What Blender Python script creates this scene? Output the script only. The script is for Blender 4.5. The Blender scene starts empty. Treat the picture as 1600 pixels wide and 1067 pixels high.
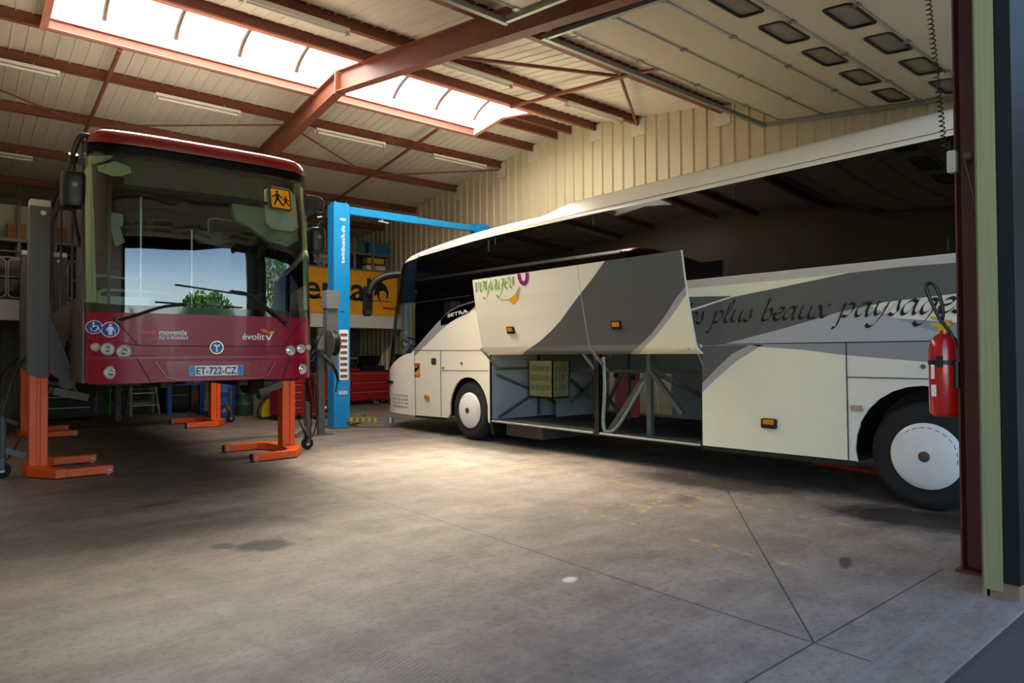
import bpy, bmesh, math, random
from mathutils import Vector, Matrix
from mathutils.geometry import tessellate_polygon
random.seed(7)
PI = math.pi
SC = bpy.context.scene
COL = SC.collection

# ------------------------------------------------------------------ camera, world, light, exposure
F_PX = 1065.23
YAW, PITCH, ROLL = math.radians(40.017), math.radians(1.0489), math.radians(-0.3097)
cam_d = bpy.data.cameras.new('camera'); cam = bpy.data.objects.new('camera', cam_d); COL.objects.link(cam)
cam_d.sensor_fit = 'HORIZONTAL'; cam_d.sensor_width = 36.0; cam_d.lens = 36.0 * F_PX / 1600.0
cam_d.clip_start = 0.05; cam_d.clip_end = 500
_F = Vector((math.sin(YAW)*math.cos(PITCH), math.cos(YAW)*math.cos(PITCH), math.sin(PITCH)))
_r = Vector((math.cos(YAW), -math.sin(YAW), 0)); _u = _r.cross(_F)
_R = _r*math.cos(ROLL) + _u*math.sin(ROLL); _U = -_r*math.sin(ROLL) + _u*math.cos(ROLL)
cam.matrix_world = Matrix(((_R.x, _U.x, -_F.x, 0), (_R.y, _U.y, -_F.y, 0), (_R.z, _U.z, -_F.z, 1.5), (0, 0, 0, 1)))
SC.camera = cam

vs = SC.view_settings
vs.view_transform = 'Standard'; vs.look = 'None'; vs.exposure = 0.45; vs.gamma = 1.0; vs.use_curve_mapping = False

W = bpy.data.worlds.new('world'); SC.world = W; W.use_nodes = True
wn = W.node_tree; wn.nodes.clear()
sky = wn.nodes.new('ShaderNodeTexSky'); sky.sky_type = 'NISHITA'; sky.sun_disc = False
sky.sun_elevation = math.radians(52); sky.sun_rotation = math.radians(20); sky.air_density = 1.0; sky.dust_density = 0.25; sky.ozone_density = 2.4
bg = wn.nodes.new('ShaderNodeBackground'); bg.inputs[1].default_value = 0.56
wo = wn.nodes.new('ShaderNodeOutputWorld')
wn.links.new(sky.outputs[0], bg.inputs[0]); wn.links.new(bg.outputs[0], wo.inputs[0])

def area(name, loc, aim, sx, sy, power, color, spread=180, portal=False):
    d = bpy.data.lights.new(name, 'AREA'); d.shape = 'RECTANGLE'; d.size = sx; d.size_y = sy
    d.energy = power; d.color = color; d.spread = math.radians(spread)
    o = bpy.data.objects.new(name, d); COL.objects.link(o); o.location = loc
    o.rotation_euler = (Vector(aim) - Vector(loc)).to_track_quat('-Z', 'Y').to_euler()
    if portal: d.cycles.is_portal = True
    return o
sun_d = bpy.data.lights.new('sun', 'SUN'); sun_d.energy = 9.5; sun_d.angle = math.radians(0.6); sun_d.color = (1.0, 0.94, 0.84)
sun = bpy.data.objects.new('sun', sun_d); COL.objects.link(sun); sun.rotation_euler = Vector((-.12, -.6, -.8)).to_track_quat('-Z', 'Y').to_euler()
# daylight that falls through the ridge skylight (forward scattered by its opal sheets)
area('skylight_beam', (5.0, 10.9, 6.75), (5.0, 7.1, 0), 6.6, 1.3, 390, (1.0, 0.90, 0.70), 56)
area('skylight_glow', (5.05, 10.95, 6.8), (5.05, 10.95, 0), 7.6, 1.5, 300, (1.0, 0.93, 0.82), 180)
area('doorway_portal', (2.4, 1.2, 2.2), (2.4, 5, 2.2), 5.1, 4.4, 1, (1, 1, 1), 180, True)
area('bay_portal', (8.2, 1.2, 2.2), (8.2, 5, 2.2), 4.8, 4.4, 1, (1, 1, 1), 180, True)

# ------------------------------------------------------------------ materials
def lin(c):
    if isinstance(c, str):
        c = [int(c[i:i+2], 16)/255 for i in (0, 2, 4)]
    return tuple(((v/12.92) if v <= 0.04045 else ((v+0.055)/1.055)**2.4) for v in c)
MATS = {}
def M(name, col='808080', rough=0.5, metal=0.0, var=0.08, scale=6.0, bump=0.0, bscale=80.0, coat=0.0, spec=0.5, emit=None, estr=0.0, stretch=None):
    if name in MATS: return MATS[name]
    m = bpy.data.materials.new(name); m.use_nodes = True; nt = m.node_tree; N = nt.nodes; L = nt.links
    b = N['Principled BSDF']; c = lin(col)
    b.inputs['Roughness'].default_value = rough; b.inputs['Metallic'].default_value = metal
    b.inputs['Specular IOR Level'].default_value = spec; b.inputs['Coat Weight'].default_value = coat
    tc = N.new('ShaderNodeTexCoord'); nz = N.new('ShaderNodeTexNoise'); nz.inputs['Scale'].default_value = scale; nz.inputs['Detail'].default_value = 5
    if stretch:
        mp = N.new('ShaderNodeMapping'); mp.inputs['Scale'].default_value = stretch
        L.new(tc.outputs['Object'], mp.inputs[0]); L.new(mp.outputs[0], nz.inputs['Vector'])
    else: L.new(tc.outputs['Object'], nz.inputs['Vector'])
    mx = N.new('ShaderNodeMix'); mx.data_type = 'RGBA'
    mx.inputs[6].default_value = (*[v*(1-var) for v in c], 1); mx.inputs[7].default_value = (*[min(1, v*(1+var)) for v in c], 1)
    L.new(nz.outputs['Fac'], mx.inputs[0]); L.new(mx.outputs[2], b.inputs['Base Color'])
    if bump:
        n2 = N.new('ShaderNodeTexNoise'); n2.inputs['Scale'].default_value = bscale; n2.inputs['Detail'].default_value = 3
        L.new(tc.outputs['Object'], n2.inputs['Vector'])
        bp = N.new('ShaderNodeBump'); bp.inputs['Strength'].default_value = bump; bp.inputs['Distance'].default_value = 0.01
        L.new(n2.outputs['Fac'], bp.inputs['Height']); L.new(bp.outputs[0], b.inputs['Normal'])
    if emit:
        b.inputs['Emission Color'].default_value = (*lin(emit), 1); b.inputs['Emission Strength'].default_value = estr
    MATS[name] = m
    return m
def glass_mat(name, tint, boost=0.06, fres=1.45, rough=0.0):
    m = bpy.data.materials.new(name); m.use_nodes = True; nt = m.node_tree; N = nt.nodes; L = nt.links
    N.clear(); out = N.new('ShaderNodeOutputMaterial'); mix = N.new('ShaderNodeMixShader')
    tr = N.new('ShaderNodeBsdfTransparent'); gl = N.new('ShaderNodeBsdfGlossy'); ge = N.new('ShaderNodeNewGeometry')
    tc = N.new('ShaderNodeTexCoord'); nz = N.new('ShaderNodeTexNoise'); nz.inputs['Scale'].default_value = 3
    L.new(tc.outputs['Object'], nz.inputs['Vector'])
    mx = N.new('ShaderNodeMix'); mx.data_type = 'RGBA'; t = lin(tint)
    mx.inputs[6].default_value = (*[v*0.97 for v in t], 1); mx.inputs[7].default_value = (*t, 1)
    L.new(nz.outputs['Fac'], mx.inputs[0]); L.new(mx.outputs[2], tr.inputs[0])
    gl.inputs['Roughness'].default_value = rough
    dt = N.new('ShaderNodeVectorMath'); dt.operation = 'DOT_PRODUCT'; L.new(ge.outputs['Incoming'], dt.inputs[0]); L.new(ge.outputs['Normal'], dt.inputs[1])
    prev = dt.outputs['Value']
    for op, val in (('ABSOLUTE', None), ('SUBTRACT', 1.0), ('POWER', 5.0), ('MULTIPLY', 0.96)):
        q = N.new('ShaderNodeMath'); q.operation = op
        if op == 'SUBTRACT': q.inputs[0].default_value = 1.0; L.new(prev, q.inputs[1])
        else:
            L.new(prev, q.inputs[0])
            if val is not None: q.inputs[1].default_value = val
        prev = q.outputs[0]
    ad = N.new('ShaderNodeMath'); ad.operation = 'ADD'; ad.use_clamp = True; ad.inputs[1].default_value = boost
    L.new(prev, ad.inputs[0]); L.new(ad.outputs[0], mix.inputs[0]); L.new(tr.outputs[0], mix.inputs[1]); L.new(gl.outputs[0], mix.inputs[2])
    L.new(mix.outputs[0], out.inputs[0]); MATS[name] = m
    return m

# ------------------------------------------------------------------ mesh builder
SPLIT = set('wiper_linkage upright flap_arm grip end_cap bracket marker_lamp chassis leg hose hoses hanging_hose axle bay_wall panel_lock rear_rail front_rail label end_roller hazard_stripe wheel_fork wheel_bracket bay_truss sill_rail bay_seal flap_stay cabin_floor'.split())
class MB:
    def __init__(s): s.v = []; s.f = []
    def islands(s):
        par = list(range(len(s.v)))
        def find(a):
            while par[a] != a: par[a] = par[par[a]]; a = par[a]
            return a
        for f in s.f:
            r = find(f[0])
            for i in f[1:]: par[find(i)] = r
        grp = {}
        for f in s.f: grp.setdefault(find(f[0]), []).append(f)
        out = []
        for fs in grp.values():
            m = MB(); ix = {}
            for f in fs:
                for i in f:
                    if i not in ix: ix[i] = len(m.v); m.v.append(s.v[i])
                m.f.append(tuple(ix[i] for i in f))
            out.append(m)
        return out
    def add(s, vs_, fs_):
        n = len(s.v); s.v += [tuple(p) for p in vs_]; s.f += [tuple(i+n for i in f) for f in fs_]; return s
    def box(s, x0, x1, y0, y1, z0, z1):
        return s.add([(x0,y0,z0),(x1,y0,z0),(x1,y1,z0),(x0,y1,z0),(x0,y0,z1),(x1,y0,z1),(x1,y1,z1),(x0,y1,z1)],
                     [(0,3,2,1),(4,5,6,7),(0,1,5,4),(1,2,6,5),(2,3,7,6),(3,0,4,7)])
    def bar(s, a, b, w, h, up=(0,0,1)):
        a = Vector(a); b = Vector(b); d = (b-a).normalized(); up = Vector(up)
        if abs(d.dot(up)) > 0.99: up = Vector((1,0,0))
        r = d.cross(up).normalized()*(w/2); u = r.cross(d).normalized()*(h/2)
        p = [a-r-u, a+r-u, a+r+u, a-r+u, b-r-u, b+r-u, b+r+u, b-r+u]
        return s.add(p, [(0,3,2,1),(4,5,6,7),(0,1,5,4),(1,2,6,5),(2,3,7,6),(3,0,4,7)])
    def cyl(s, a, b, r0, r1=None, seg=16):
        r1 = r0 if r1 is None else r1
        a = Vector(a); b = Vector(b); d = (b-a).normalized(); q = d.to_track_quat('Z','Y')
        ring = [q @ Vector((math.cos(2*PI*i/seg), math.sin(2*PI*i/seg), 0)) for i in range(seg)]
        vs_ = [a+p*r0 for p in ring] + [b+p*r1 for p in ring]
        fs_ = [(i, (i+1)%seg, seg+(i+1)%seg, seg+i) for i in range(seg)] + [tuple(range(seg))[::-1], tuple(range(seg, 2*seg))]
        return s.add(vs_, fs_)
    def tube(s, pts, r, seg=8, closed=False):
        pts = [Vector(p) for p in pts]; n = len(pts); vs_ = []; up = None
        for i, p in enumerate(pts):
            d = (pts[(i+1) % n] - pts[i-1]) if closed else (pts[min(i+1, n-1)] - pts[max(i-1, 0)])
            d.normalize()
            if up is None: up = Vector((0,0,1)) if abs(d.z) < 0.9 else Vector((1,0,0))
            x = d.cross(up).normalized(); up = x.cross(d).normalized()
            vs_ += [p + (x*math.cos(2*PI*k/seg) + up*math.sin(2*PI*k/seg))*r for k in range(seg)]
        fs_ = []
        for i in range(n if closed else n-1):
            j = (i+1) % n
            fs_ += [(i*seg+k, i*seg+(k+1)%seg, j*seg+(k+1)%seg, j*seg+k) for k in range(seg)]
        if not closed: fs_ += [tuple(range(seg))[::-1], tuple(range((n-1)*seg, n*seg))]
        return s.add(vs_, fs_)
    def lathe(s, prof, center, axis='z', seg=32):
        # prof: list of (radius, height along axis)
        c = Vector(center); vs_ = []; n = len(prof)
        for r, h in prof:
            for k in range(seg):
                a = 2*PI*k/seg; x, y = r*math.cos(a), r*math.sin(a)
                vs_.append(c + Vector({'z': (x, y, h), 'x': (h, x, y), 'y': (x, h, y)}[axis]))
        fs_ = [(i*seg+k, i*seg+(k+1)%seg, (i+1)*seg+(k+1)%seg, (i+1)*seg+k) for i in range(n-1) for k in range(seg)]
        if prof[0][0] > 1e-5: fs_.append(tuple(range(seg))[::-1])
        if prof[-1][0] > 1e-5: fs_.append(tuple(range((n-1)*seg, n*seg)))
        return s.add(vs_, fs_)
    def grid(s, fn, nu, nv):
        vs_ = [fn(i/nu, j/nv) for i in range(nu+1) for j in range(nv+1)]
        return s.add(vs_, [(i*(nv+1)+j, (i+1)*(nv+1)+j, (i+1)*(nv+1)+j+1, i*(nv+1)+j+1) for i in range(nu) for j in range(nv)])
    def poly(s, outer, fn, thick, holes=(), cu=(), cv=()):
        # planar outline (u,v) cut on the given lines, mapped by fn(u,v,off), given a thickness
        loops = [[Vector((u, v, 0)) for u, v in l] for l in [outer, *holes]]
        tris = tessellate_polygon(loops); flat = [p for l in loops for p in l]
        bm = bmesh.new(); bv = [bm.verts.new(p) for p in flat]
        for t in tris:
            try: bm.faces.new([bv[i] for i in t])
            except ValueError: pass
        for c in cu: bmesh.ops.bisect_plane(bm, geom=bm.verts[:]+bm.edges[:]+bm.faces[:], plane_co=(c,0,0), plane_no=(1,0,0), dist=1e-5)
        for c in cv: bmesh.ops.bisect_plane(bm, geom=bm.verts[:]+bm.edges[:]+bm.faces[:], plane_co=(0,c,0), plane_no=(0,1,0), dist=1e-5)
        bmesh.ops.remove_doubles(bm, verts=bm.verts[:], dist=1e-5)
        bm.verts.index_update(); n = len(bm.verts); co = [(p.co.x, p.co.y) for p in bm.verts]
        vs_ = [fn(u, v, 0) for u, v in co]; fs_ = [tuple(p.index for p in f.verts) for f in bm.faces]
        if thick:
            vs_ += [fn(u, v, thick) for u, v in co]
            fs_ += [tuple(i+n for i in f)[::-1] for f in fs_]
            for e in bm.edges:
                if len(e.link_faces) == 1:
                    a, b = e.verts[0].index, e.verts[1].index; fs_.append((a, b, b+n, a+n))
        bm.free()
        return s.add(vs_, fs_)
    def build(s, name, mat, parent=None, smooth=False, bevel=0.0, kind=None, world=False, recalc=True):
        if parent and name in SPLIT:
            isl = s.islands()
            if len(isl) > 1:
                SPLIT.discard(name)
                os_ = [m.build(name, mat, parent, smooth, bevel, kind, world, recalc) for m in isl]
                SPLIT.add(name); return os_[0]
        me = bpy.data.meshes.new(name); off = Vector(parent.location) if (world and parent) else Vector((0,0,0))
        me.from_pydata([Vector(p)-off for p in s.v], [], s.f)
        bm = bmesh.new(); bm.from_mesh(me)
        if recalc: bmesh.ops.recalc_face_normals(bm, faces=bm.faces[:])
        bm.to_mesh(me); bm.free(); me.update()
        me.materials.append(mat)
        o = bpy.data.objects.new(name, me); COL.objects.link(o)
        if parent: o.parent = parent
        if smooth:
            for p in me.polygons: p.use_smooth = True
            try: me.set_sharp_from_angle(angle=math.radians(38))
            except Exception: pass
        if bevel:
            b = o.modifiers.new('edge', 'BEVEL'); b.width = bevel; b.segments = 2; b.limit_method = 'ANGLE'; b.angle_limit = math.radians(40)
        if kind: o['kind'] = kind
        return o

def tag(o, label, cat, group=None):
    o['label'] = label; o['category'] = cat
    if group: o['group'] = group
    return o
def thing(name, label, cat, loc=(0,0,0), rz=0.0, group=None):
    o = bpy.data.objects.new(name, None); COL.objects.link(o); o.empty_display_size = 0.1
    o.location = loc; o.rotation_euler = (0, 0, rz)
    return tag(o, label, cat, group)
def struct(o, label=None):
    o['kind'] = 'structure'
    if label: o['label'] = label
    return o
def copy_tree(o, parent=None):
    c = o.copy(); COL.objects.link(c)
    if parent: c.parent = parent
    for ch in list(o.children): copy_tree(ch, c)
    return c
def smooth_path(pts, n=6, closed=False):
    P_ = [Vector(p) for p in pts]; out = []; m = len(P_)
    for i in range(m if closed else m-1):
        p0 = P_[i-1] if (closed or i > 0) else P_[0]*2-P_[1]
        p1 = P_[i]; p2 = P_[(i+1) % m]
        p3 = P_[(i+2) % m] if (closed or i+2 < m) else P_[-1]*2-P_[-2]
        for k in range(n):
            t = k/n; out.append(0.5*((2*p1)+(p2-p0)*t+(2*p0-5*p1+4*p2-p3)*t*t+(3*p1-p0-3*p2+p3)*t**3))
    if not closed: out.append(P_[-1])
    return out
def arc(cx, cy, r, a0, a1, n=10, ry=None):
    ry = ry or r
    return [(cx+r*math.cos(math.radians(a0+(a1-a0)*i/n)), cy+ry*math.sin(math.radians(a0+(a1-a0)*i/n))) for i in range(n+1)]
def rrect(x0, x1, y0, y1, r, n=4):
    return arc(x1-r, y1-r, r, 0, 90, n)+arc(x0+r, y1-r, r, 90, 180, n)+arc(x0+r, y0+r, r, 180, 270, n)+arc(x1-r, y0+r, r, 270, 360, n)
def frange(a, b, s):
    out = []
    while a < b-1e-6: out.append(a); a += s
    return out

def text2d(body, size, bold=0.0, shear=0.0, spacing=1.0, align='LEFT'):
    c = bpy.data.curves.new('lettering', 'FONT'); c.body = body; c.size = size; c.offset = bold; c.shear = shear; c.space_character = spacing
    c.align_x = align; c.resolution_u = 3
    o = bpy.data.objects.new('lettering', c); COL.objects.link(o)
    dg = bpy.context.evaluated_depsgraph_get(); me = o.evaluated_get(dg).to_mesh()
    v = [(p.co.x, p.co.y) for p in me.vertices]; f = [tuple(p.vertices) for p in me.polygons]
    o.evaluated_get(dg).to_mesh_clear(); bpy.data.objects.remove(o); bpy.data.curves.remove(c)
    return v, f
def text_on(mb, body, size, fn, thick=0.002, width=None, **k):
    v, f = text2d(body, size, **k)
    if width:
        x0 = min(p[0] for p in v); x1 = max(p[0] for p in v); s = width/(x1-x0); v = [((p[0]-x0)*s, p[1]) for p in v]
    n = len(v); mb.add([fn(a, b, 0) for a, b in v] + [fn(a, b, thick) for a, b in v], f + [tuple(i+n for i in q)[::-1] for q in f])
    # side walls
    from collections import Counter
    ec = Counter()
    for q in f:
        for i in range(len(q)): ec[frozenset((q[i], q[(i+1) % len(q)]))] += 1
    base = len(mb.v)-2*n
    for e, c in ec.items():
        if c == 1:
            a, b = tuple(e); mb.f.append((a+base, b+base, b+n+base, a+n+base))
SCRIPT = {
 'e': (.62, [[(0,.48),(.35,.55),(.55,.75),(.42,1),(.15,.85),(.03,.4),(.2,.02),(.42,.03),(.66,.3)]]),
 'l': (.46, [[(-.05,.2),(.22,.9),(.36,1.6),(.3,1.85),(.16,1.6),(.08,.6),(.12,.1),(.26,0),(.5,.28)]]),
 's': (.56, [[(-.05,.2),(.3,1),(.36,.6),(.42,.25),(.25,.0),(.02,.12)]]),
 'p': (.84, [[(-.05,.7),(.14,1),(.15,.5),(.1,-.6),(0,-.8),(-.1,-.75)], [(.15,.55),(.38,.95),(.62,.92),(.68,.5),(.48,.06),(.2,.1)]]),
 'u': (.9, [[(-.02,.75),(.12,1),(.08,.35),(.2,.02),(.42,.15),(.62,.6)], [(.64,1),(.6,.3),(.7,.0),(.94,.28)]]),
 'b': (.72, [[(-.02,1.5),(.16,1.75),(.12,.9),(.08,.3),(.22,.0),(.5,.12),(.6,.55),(.42,.95),(.12,.6)]]),
 'a': (.88, [[(.58,.85),(.38,1),(.1,.7),(.05,.25),(.2,0),(.45,.3),(.62,.95)], [(.62,1),(.58,.3),(.68,.0),(.9,.28)]]),
 'x': (.8, [[(-.02,.75),(.15,1),(.35,.5),(.5,.05),(.8,.25)], [(.74,.95),(.6,.95),(.3,.4),(.08,.02),(-.05,.05)]]),
 'y': (.78, [[(-.02,.75),(.12,1),(.1,.4),(.22,.06),(.42,.25),(.6,.8)], [(.64,1),(.52,.1),(.32,-.6),(.08,-.8),(-.12,-.6)]]),
 'g': (.78, [[(.58,.85),(.38,1),(.1,.7),(.05,.25),(.2,0),(.45,.3),(.62,.95)], [(.64,1),(.54,.1),(.36,-.6),(.1,-.8),(-.1,-.55)]]),
 'v': (.66, [[(-.02,.75),(.12,1),(.14,.5),(.2,.0),(.45,.45),(.5,.95),(.7,.85)]]),
 'o': (.66, [[(.35,1),(.1,.75),(.06,.25),(.22,0),(.45,.25),(.5,.75),(.35,1),(.68,.85)]]),
}
def script_on(mb, body, xh, fn, width, nib=(.045, .075), slant=.35, thick=0.002, lo=None, hi=None):
    tot = sum(SCRIPT[c][0] if c != ' ' else .55 for c in body); kx = width/(tot*xh); x = 0
    for c in body:
        if c == ' ': x += .55; continue
        adv, strokes = SCRIPT[c]
        for st in strokes:
            p = smooth_path([(q[0], q[1], 0) for q in st], 7)
            if lo is not None: p = [q for q in p if lo < (x+q.x)*xh*kx < hi]
            if len(p) < 2: continue
            m = len(p); vv = []
            for off in (0, thick):
                for q in p:
                    for sg in (-1, 1):
                        uu = (x + q.x + q.y*slant/kx + sg*nib[0])*xh*kx; ww = (q.y + sg*nib[1])*xh
                        vv.append(fn(uu, ww, off))
            ff = []
            for i in range(m-1):
                a = 2*i; ff += [(a, a+1, a+3, a+2), (2*m+a, 2*m+a+2, 2*m+a+3, 2*m+a+1), (a, a+2, 2*m+a+2, 2*m+a), (a+1, 2*m+a+1, 2*m+a+3, a+3)]
            mb.add(vv, ff)
        x += adv

# palette
WHITE_PAINT = M('coach_white_paint', 'e2dbca', .28, var=.03, scale=2, coat=.3)
CREAM = M('coach_cream_paint', 'e6e0c2', .3, var=.03, coat=.3)
DKGREY = M('livery_dark_grey', '585a58', .3, var=.04, scale=3, coat=.3)
MIDGREY = M('livery_mid_grey', '8f9092', .3, var=.04, scale=3, coat=.3)
LTGREY = M('livery_light_grey', 'a9abaa', .25, var=.04, scale=3, coat=.4)
MAUVE = M('livery_mauve_grey', 'a89f9c', .3, var=.03, coat=.3)
BLACK = M('black_plastic', '0c0c0c', .45, var=.2)
BLACK_GLOSS = M('black_gloss', '050505', .08, var=.1, coat=.5)
RUBBER = M('tyre_rubber', '191817', .85, var=.25, scale=12, bump=.25, bscale=60)
GAP = M('panel_gap_shadow_seal', '1b1c1c', .7)
STEEL = M('galvanised_steel', '9a9d98', .4, .7, var=.2, scale=10)
CHROME = M('polished_chrome', 'd8d8d8', .15, 1.0, var=.05)
REDOX = M('red_oxide_steel', '764230', .55, var=.18, scale=3)
REDCOL = M('red_oxide_column', '5c240e', .6, var=.2, scale=3)
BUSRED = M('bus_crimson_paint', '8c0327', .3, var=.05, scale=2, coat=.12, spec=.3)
ROOFRED = M('bus_roof_red_paint', '82050f', .25, var=.05, scale=2, coat=.6)
ORANGE = M('lift_orange_paint', 'f05c0c', .4, var=.12, scale=5, bump=.05)
LIFTGREY = M('lift_grey_paint', '55544f', .5, var=.12, scale=5)
BLUE = M('lift_blue_paint', '0f86c4', .35, var=.08, scale=4)
AMBER = M('amber_lens', 'd67a12', .2, var=.15, scale=20, coat=.5)
WHITE = M('white_print', 'e8e6e0', .5, var=.02)
DARKMETAL = M('dark_underbody_metal', '2a2824', .6, .3, var=.3, scale=6)
YELLOW = M('machine_yellow', 'd9b512', .4, var=.08)
CABRED = M('tool_cabinet_red', '9a1016', .35, var=.1)
CARD = M('cardboard', '9a6a3a', .8, var=.12)
PALEGREEN = M('pale_interior_trim', 'a9b89a', .6, var=.06)
GREYTRIM = M('grey_interior_trim', '6f7468', .6, var=.08)
BLUEPL = M('blue_plastic', '16488f', .4, var=.1)
GLASS_BUS = glass_mat('bus_windscreen_glass', 'd5e2d6', .115)
GLASS_SIDE = glass_mat('bus_side_glass', '9fb0a6', .06)
GLASS_CLEAR = glass_mat('coach_driver_glass', 'e8eee8', .03)

# ------------------------------------------------------------------ floor materials
def floor_mat():
    m = bpy.data.materials.new('worn_concrete'); m.use_nodes = True; nt = m.node_tree; N = nt.nodes; L = nt.links
    b = N['Principled BSDF']; ge = N.new('ShaderNodeNewGeometry'); pos = ge.outputs['Position']
    def math_(op, a, c=None, clamp=False):
        n = N.new('ShaderNodeMath'); n.operation = op; n.use_clamp = clamp
        for i, q in enumerate((a, c)):
            if q is None: continue
            if isinstance(q, (int, float)): n.inputs[i].default_value = q
            else: L.new(q, n.inputs[i])
        return n.outputs[0]
    def noise(scale, detail=6, rough=.6, stretch=None):
        n = N.new('ShaderNodeTexNoise'); n.inputs['Scale'].default_value = scale; n.inputs['Detail'].default_value = detail; n.inputs['Roughness'].default_value = rough
        if stretch:
            mp = N.new('ShaderNodeMapping'); mp.inputs['Scale'].default_value = stretch; mp.inputs['Rotation'].default_value = (0, 0, .3)
            L.new(pos, mp.inputs[0]); L.new(mp.outputs[0], n.inputs['Vector'])
        else: L.new(pos, n.inputs['Vector'])
        return n.outputs['Fac']
    def ramp(f, a, c):
        n = N.new('ShaderNodeMapRange'); n.inputs[1].default_value = a; n.inputs[2].default_value = c; L.new(f, n.inputs[0]); return n.outputs[0]
    def mixc(fac, a, c):
        n = N.new('ShaderNodeMix'); n.data_type = 'RGBA'
        if isinstance(fac, (int, float)): n.inputs[0].default_value = fac
        else: L.new(fac, n.inputs[0])
        for i, q in ((6, a), (7, c)):
            if isinstance(q, str): n.inputs[i].default_value = (*lin(q), 1)
            else: L.new(q, n.inputs[i])
        return n.outputs[2]
    sep = N.new('ShaderNodeSeparateXYZ'); L.new(pos, sep.inputs[0]); X, Y = sep.outputs[0], sep.outputs[1]
    big = noise(.55, 5); mid = noise(2.3, 8, .65); fine = noise(22, 6, .7); streak = noise(1.5, 7, .65, (.5, 2.2, 1))
    warp = noise(5, 4)
    col = mixc(ramp(big, .35, .65), '776b62', '8f8278')
    col = mixc(ramp(mid, .38, .66), col, '6c6159')
    col = mixc(math_('MULTIPLY', ramp(streak, .5, .72), .55), col, '9d9085')
    col = mixc(math_('MULTIPLY', ramp(fine, .5, .72), .75), col, '4d453d')
    col = mixc(math_('MULTIPLY', ramp(noise(7, 8, .75, (.6, 1.8, 1)), .55, .68), .5), col, '968a7a')
    # dark scuffs
    col = mixc(math_('MULTIPLY', ramp(noise(3.4, 9, .75, (1, 2.5, 1)), .63, .72), .6), col, '352f2a')
    def ell(cx, cy, rx, ry, rot=0, w=.5):
        dx = math_('SUBTRACT', X, cx); dy = math_('SUBTRACT', Y, cy); c, s_ = math.cos(rot), math.sin(rot)
        u = math_('DIVIDE', math_('ADD', math_('MULTIPLY', dx, c), math_('MULTIPLY', dy, s_)), rx)
        v = math_('DIVIDE', math_('SUBTRACT', math_('MULTIPLY', dy, c), math_('MULTIPLY', dx, s_)), ry)
        d = math_('SQRT', math_('ADD', math_('MULTIPLY', u, u), math_('MULTIPLY', v, v)))
        d = math_('ADD', d, math_('MULTIPLY', math_('SUBTRACT', warp, .5), w*2))
        return ramp(d, 1.1, .6)
    def seg(x0, y0, x1, y1, w, soft=.4):
        ln = math.hypot(x1-x0, y1-y0); ux, uy = (x1-x0)/ln, (y1-y0)/ln
        dx = math_('SUBTRACT', X, x0); dy = math_('SUBTRACT', Y, y0)
        t = math_('ADD', math_('MULTIPLY', dx, ux), math_('MULTIPLY', dy, uy))
        d = math_('ABSOLUTE', math_('SUBTRACT', math_('MULTIPLY', dy, ux), math_('MULTIPLY', dx, uy)))
        inside = math_('MULTIPLY', math_('GREATER_THAN', t, 0), math_('LESS_THAN', t, ln))
        return math_('MULTIPLY', ramp(d, w*(1+soft), w*(1-soft)), inside)
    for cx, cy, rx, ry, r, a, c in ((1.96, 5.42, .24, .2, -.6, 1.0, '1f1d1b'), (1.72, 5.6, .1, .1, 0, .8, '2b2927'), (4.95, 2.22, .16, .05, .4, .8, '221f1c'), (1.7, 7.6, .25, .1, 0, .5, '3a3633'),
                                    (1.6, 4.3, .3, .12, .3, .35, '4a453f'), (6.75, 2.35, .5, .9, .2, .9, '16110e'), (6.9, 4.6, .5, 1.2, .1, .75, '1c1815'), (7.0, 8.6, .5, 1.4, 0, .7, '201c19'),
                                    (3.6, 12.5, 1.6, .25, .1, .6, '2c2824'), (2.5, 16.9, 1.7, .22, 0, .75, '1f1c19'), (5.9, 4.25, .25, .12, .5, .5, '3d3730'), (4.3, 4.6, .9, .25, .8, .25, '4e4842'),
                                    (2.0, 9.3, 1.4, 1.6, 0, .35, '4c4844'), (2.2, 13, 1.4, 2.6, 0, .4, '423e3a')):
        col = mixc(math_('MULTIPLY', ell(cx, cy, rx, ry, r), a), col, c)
    col = mixc(math_('MULTIPLY', ell(3.22, 3.25, .07, .05, .3, .3), .9), col, 'd9cbbb')
    # worn yellow lane paint
    worn = math_('MULTIPLY', ramp(noise(9, 6, .7), .5, .62), .75)
    for q in ((6.05, 9.5, 6.05, 1.8, .035), (4.72, 4.6, 4.6, 2.4, .03), (5.05, 4.6, 5.75, 3.95, .05), (5.0, 4.15, 5.9, 4.5, .035)):
        col = mixc(math_('MULTIPLY', seg(*q), worn), col, 'c79b2e')
    # tyre track prints
    wv = N.new('ShaderNodeTexWave'); wv.inputs['Scale'].default_value = 11; wv.inputs['Distortion'].default_value = 2.0
    mp = N.new('ShaderNodeMapping'); mp.inputs['Rotation'].default_value = (0, 0, 1.2); L.new(pos, mp.inputs[0]); L.new(mp.outputs[0], wv.inputs['Vector'])
    tread = math_('MULTIPLY', ramp(wv.outputs['Fac'], .5, .8), .45)
    for q in ((1.25, 5.2, 1.95, 1.7, .1), (1.0, 5.0, 1.62, 2.0, .03)):
        col = mixc(math_('MULTIPLY', seg(*q), tread), col, '4f4943')
    # saw cut joints
    jn = None
    for q in ((-.5, 1.72, 5.34, 1.72, .0055), (3.47, 1.44, 3.49, 20, .006), (3.47, 1.72, 7.3, 4.78, .006), (-.5, 8.9, 3.5, 8.9, .005)):
        s_ = seg(*q); jn = s_ if jn is None else math_('MAXIMUM', jn, s_)
    col = mixc(math_('MULTIPLY', jn, .85), col, '2a2622')
    th = math_('ABSOLUTE', math_('SUBTRACT', math_('ADD', Y, math_('MULTIPLY', math_('SUBTRACT', noise(2, 2), .5), .05)), 1.41))
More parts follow.
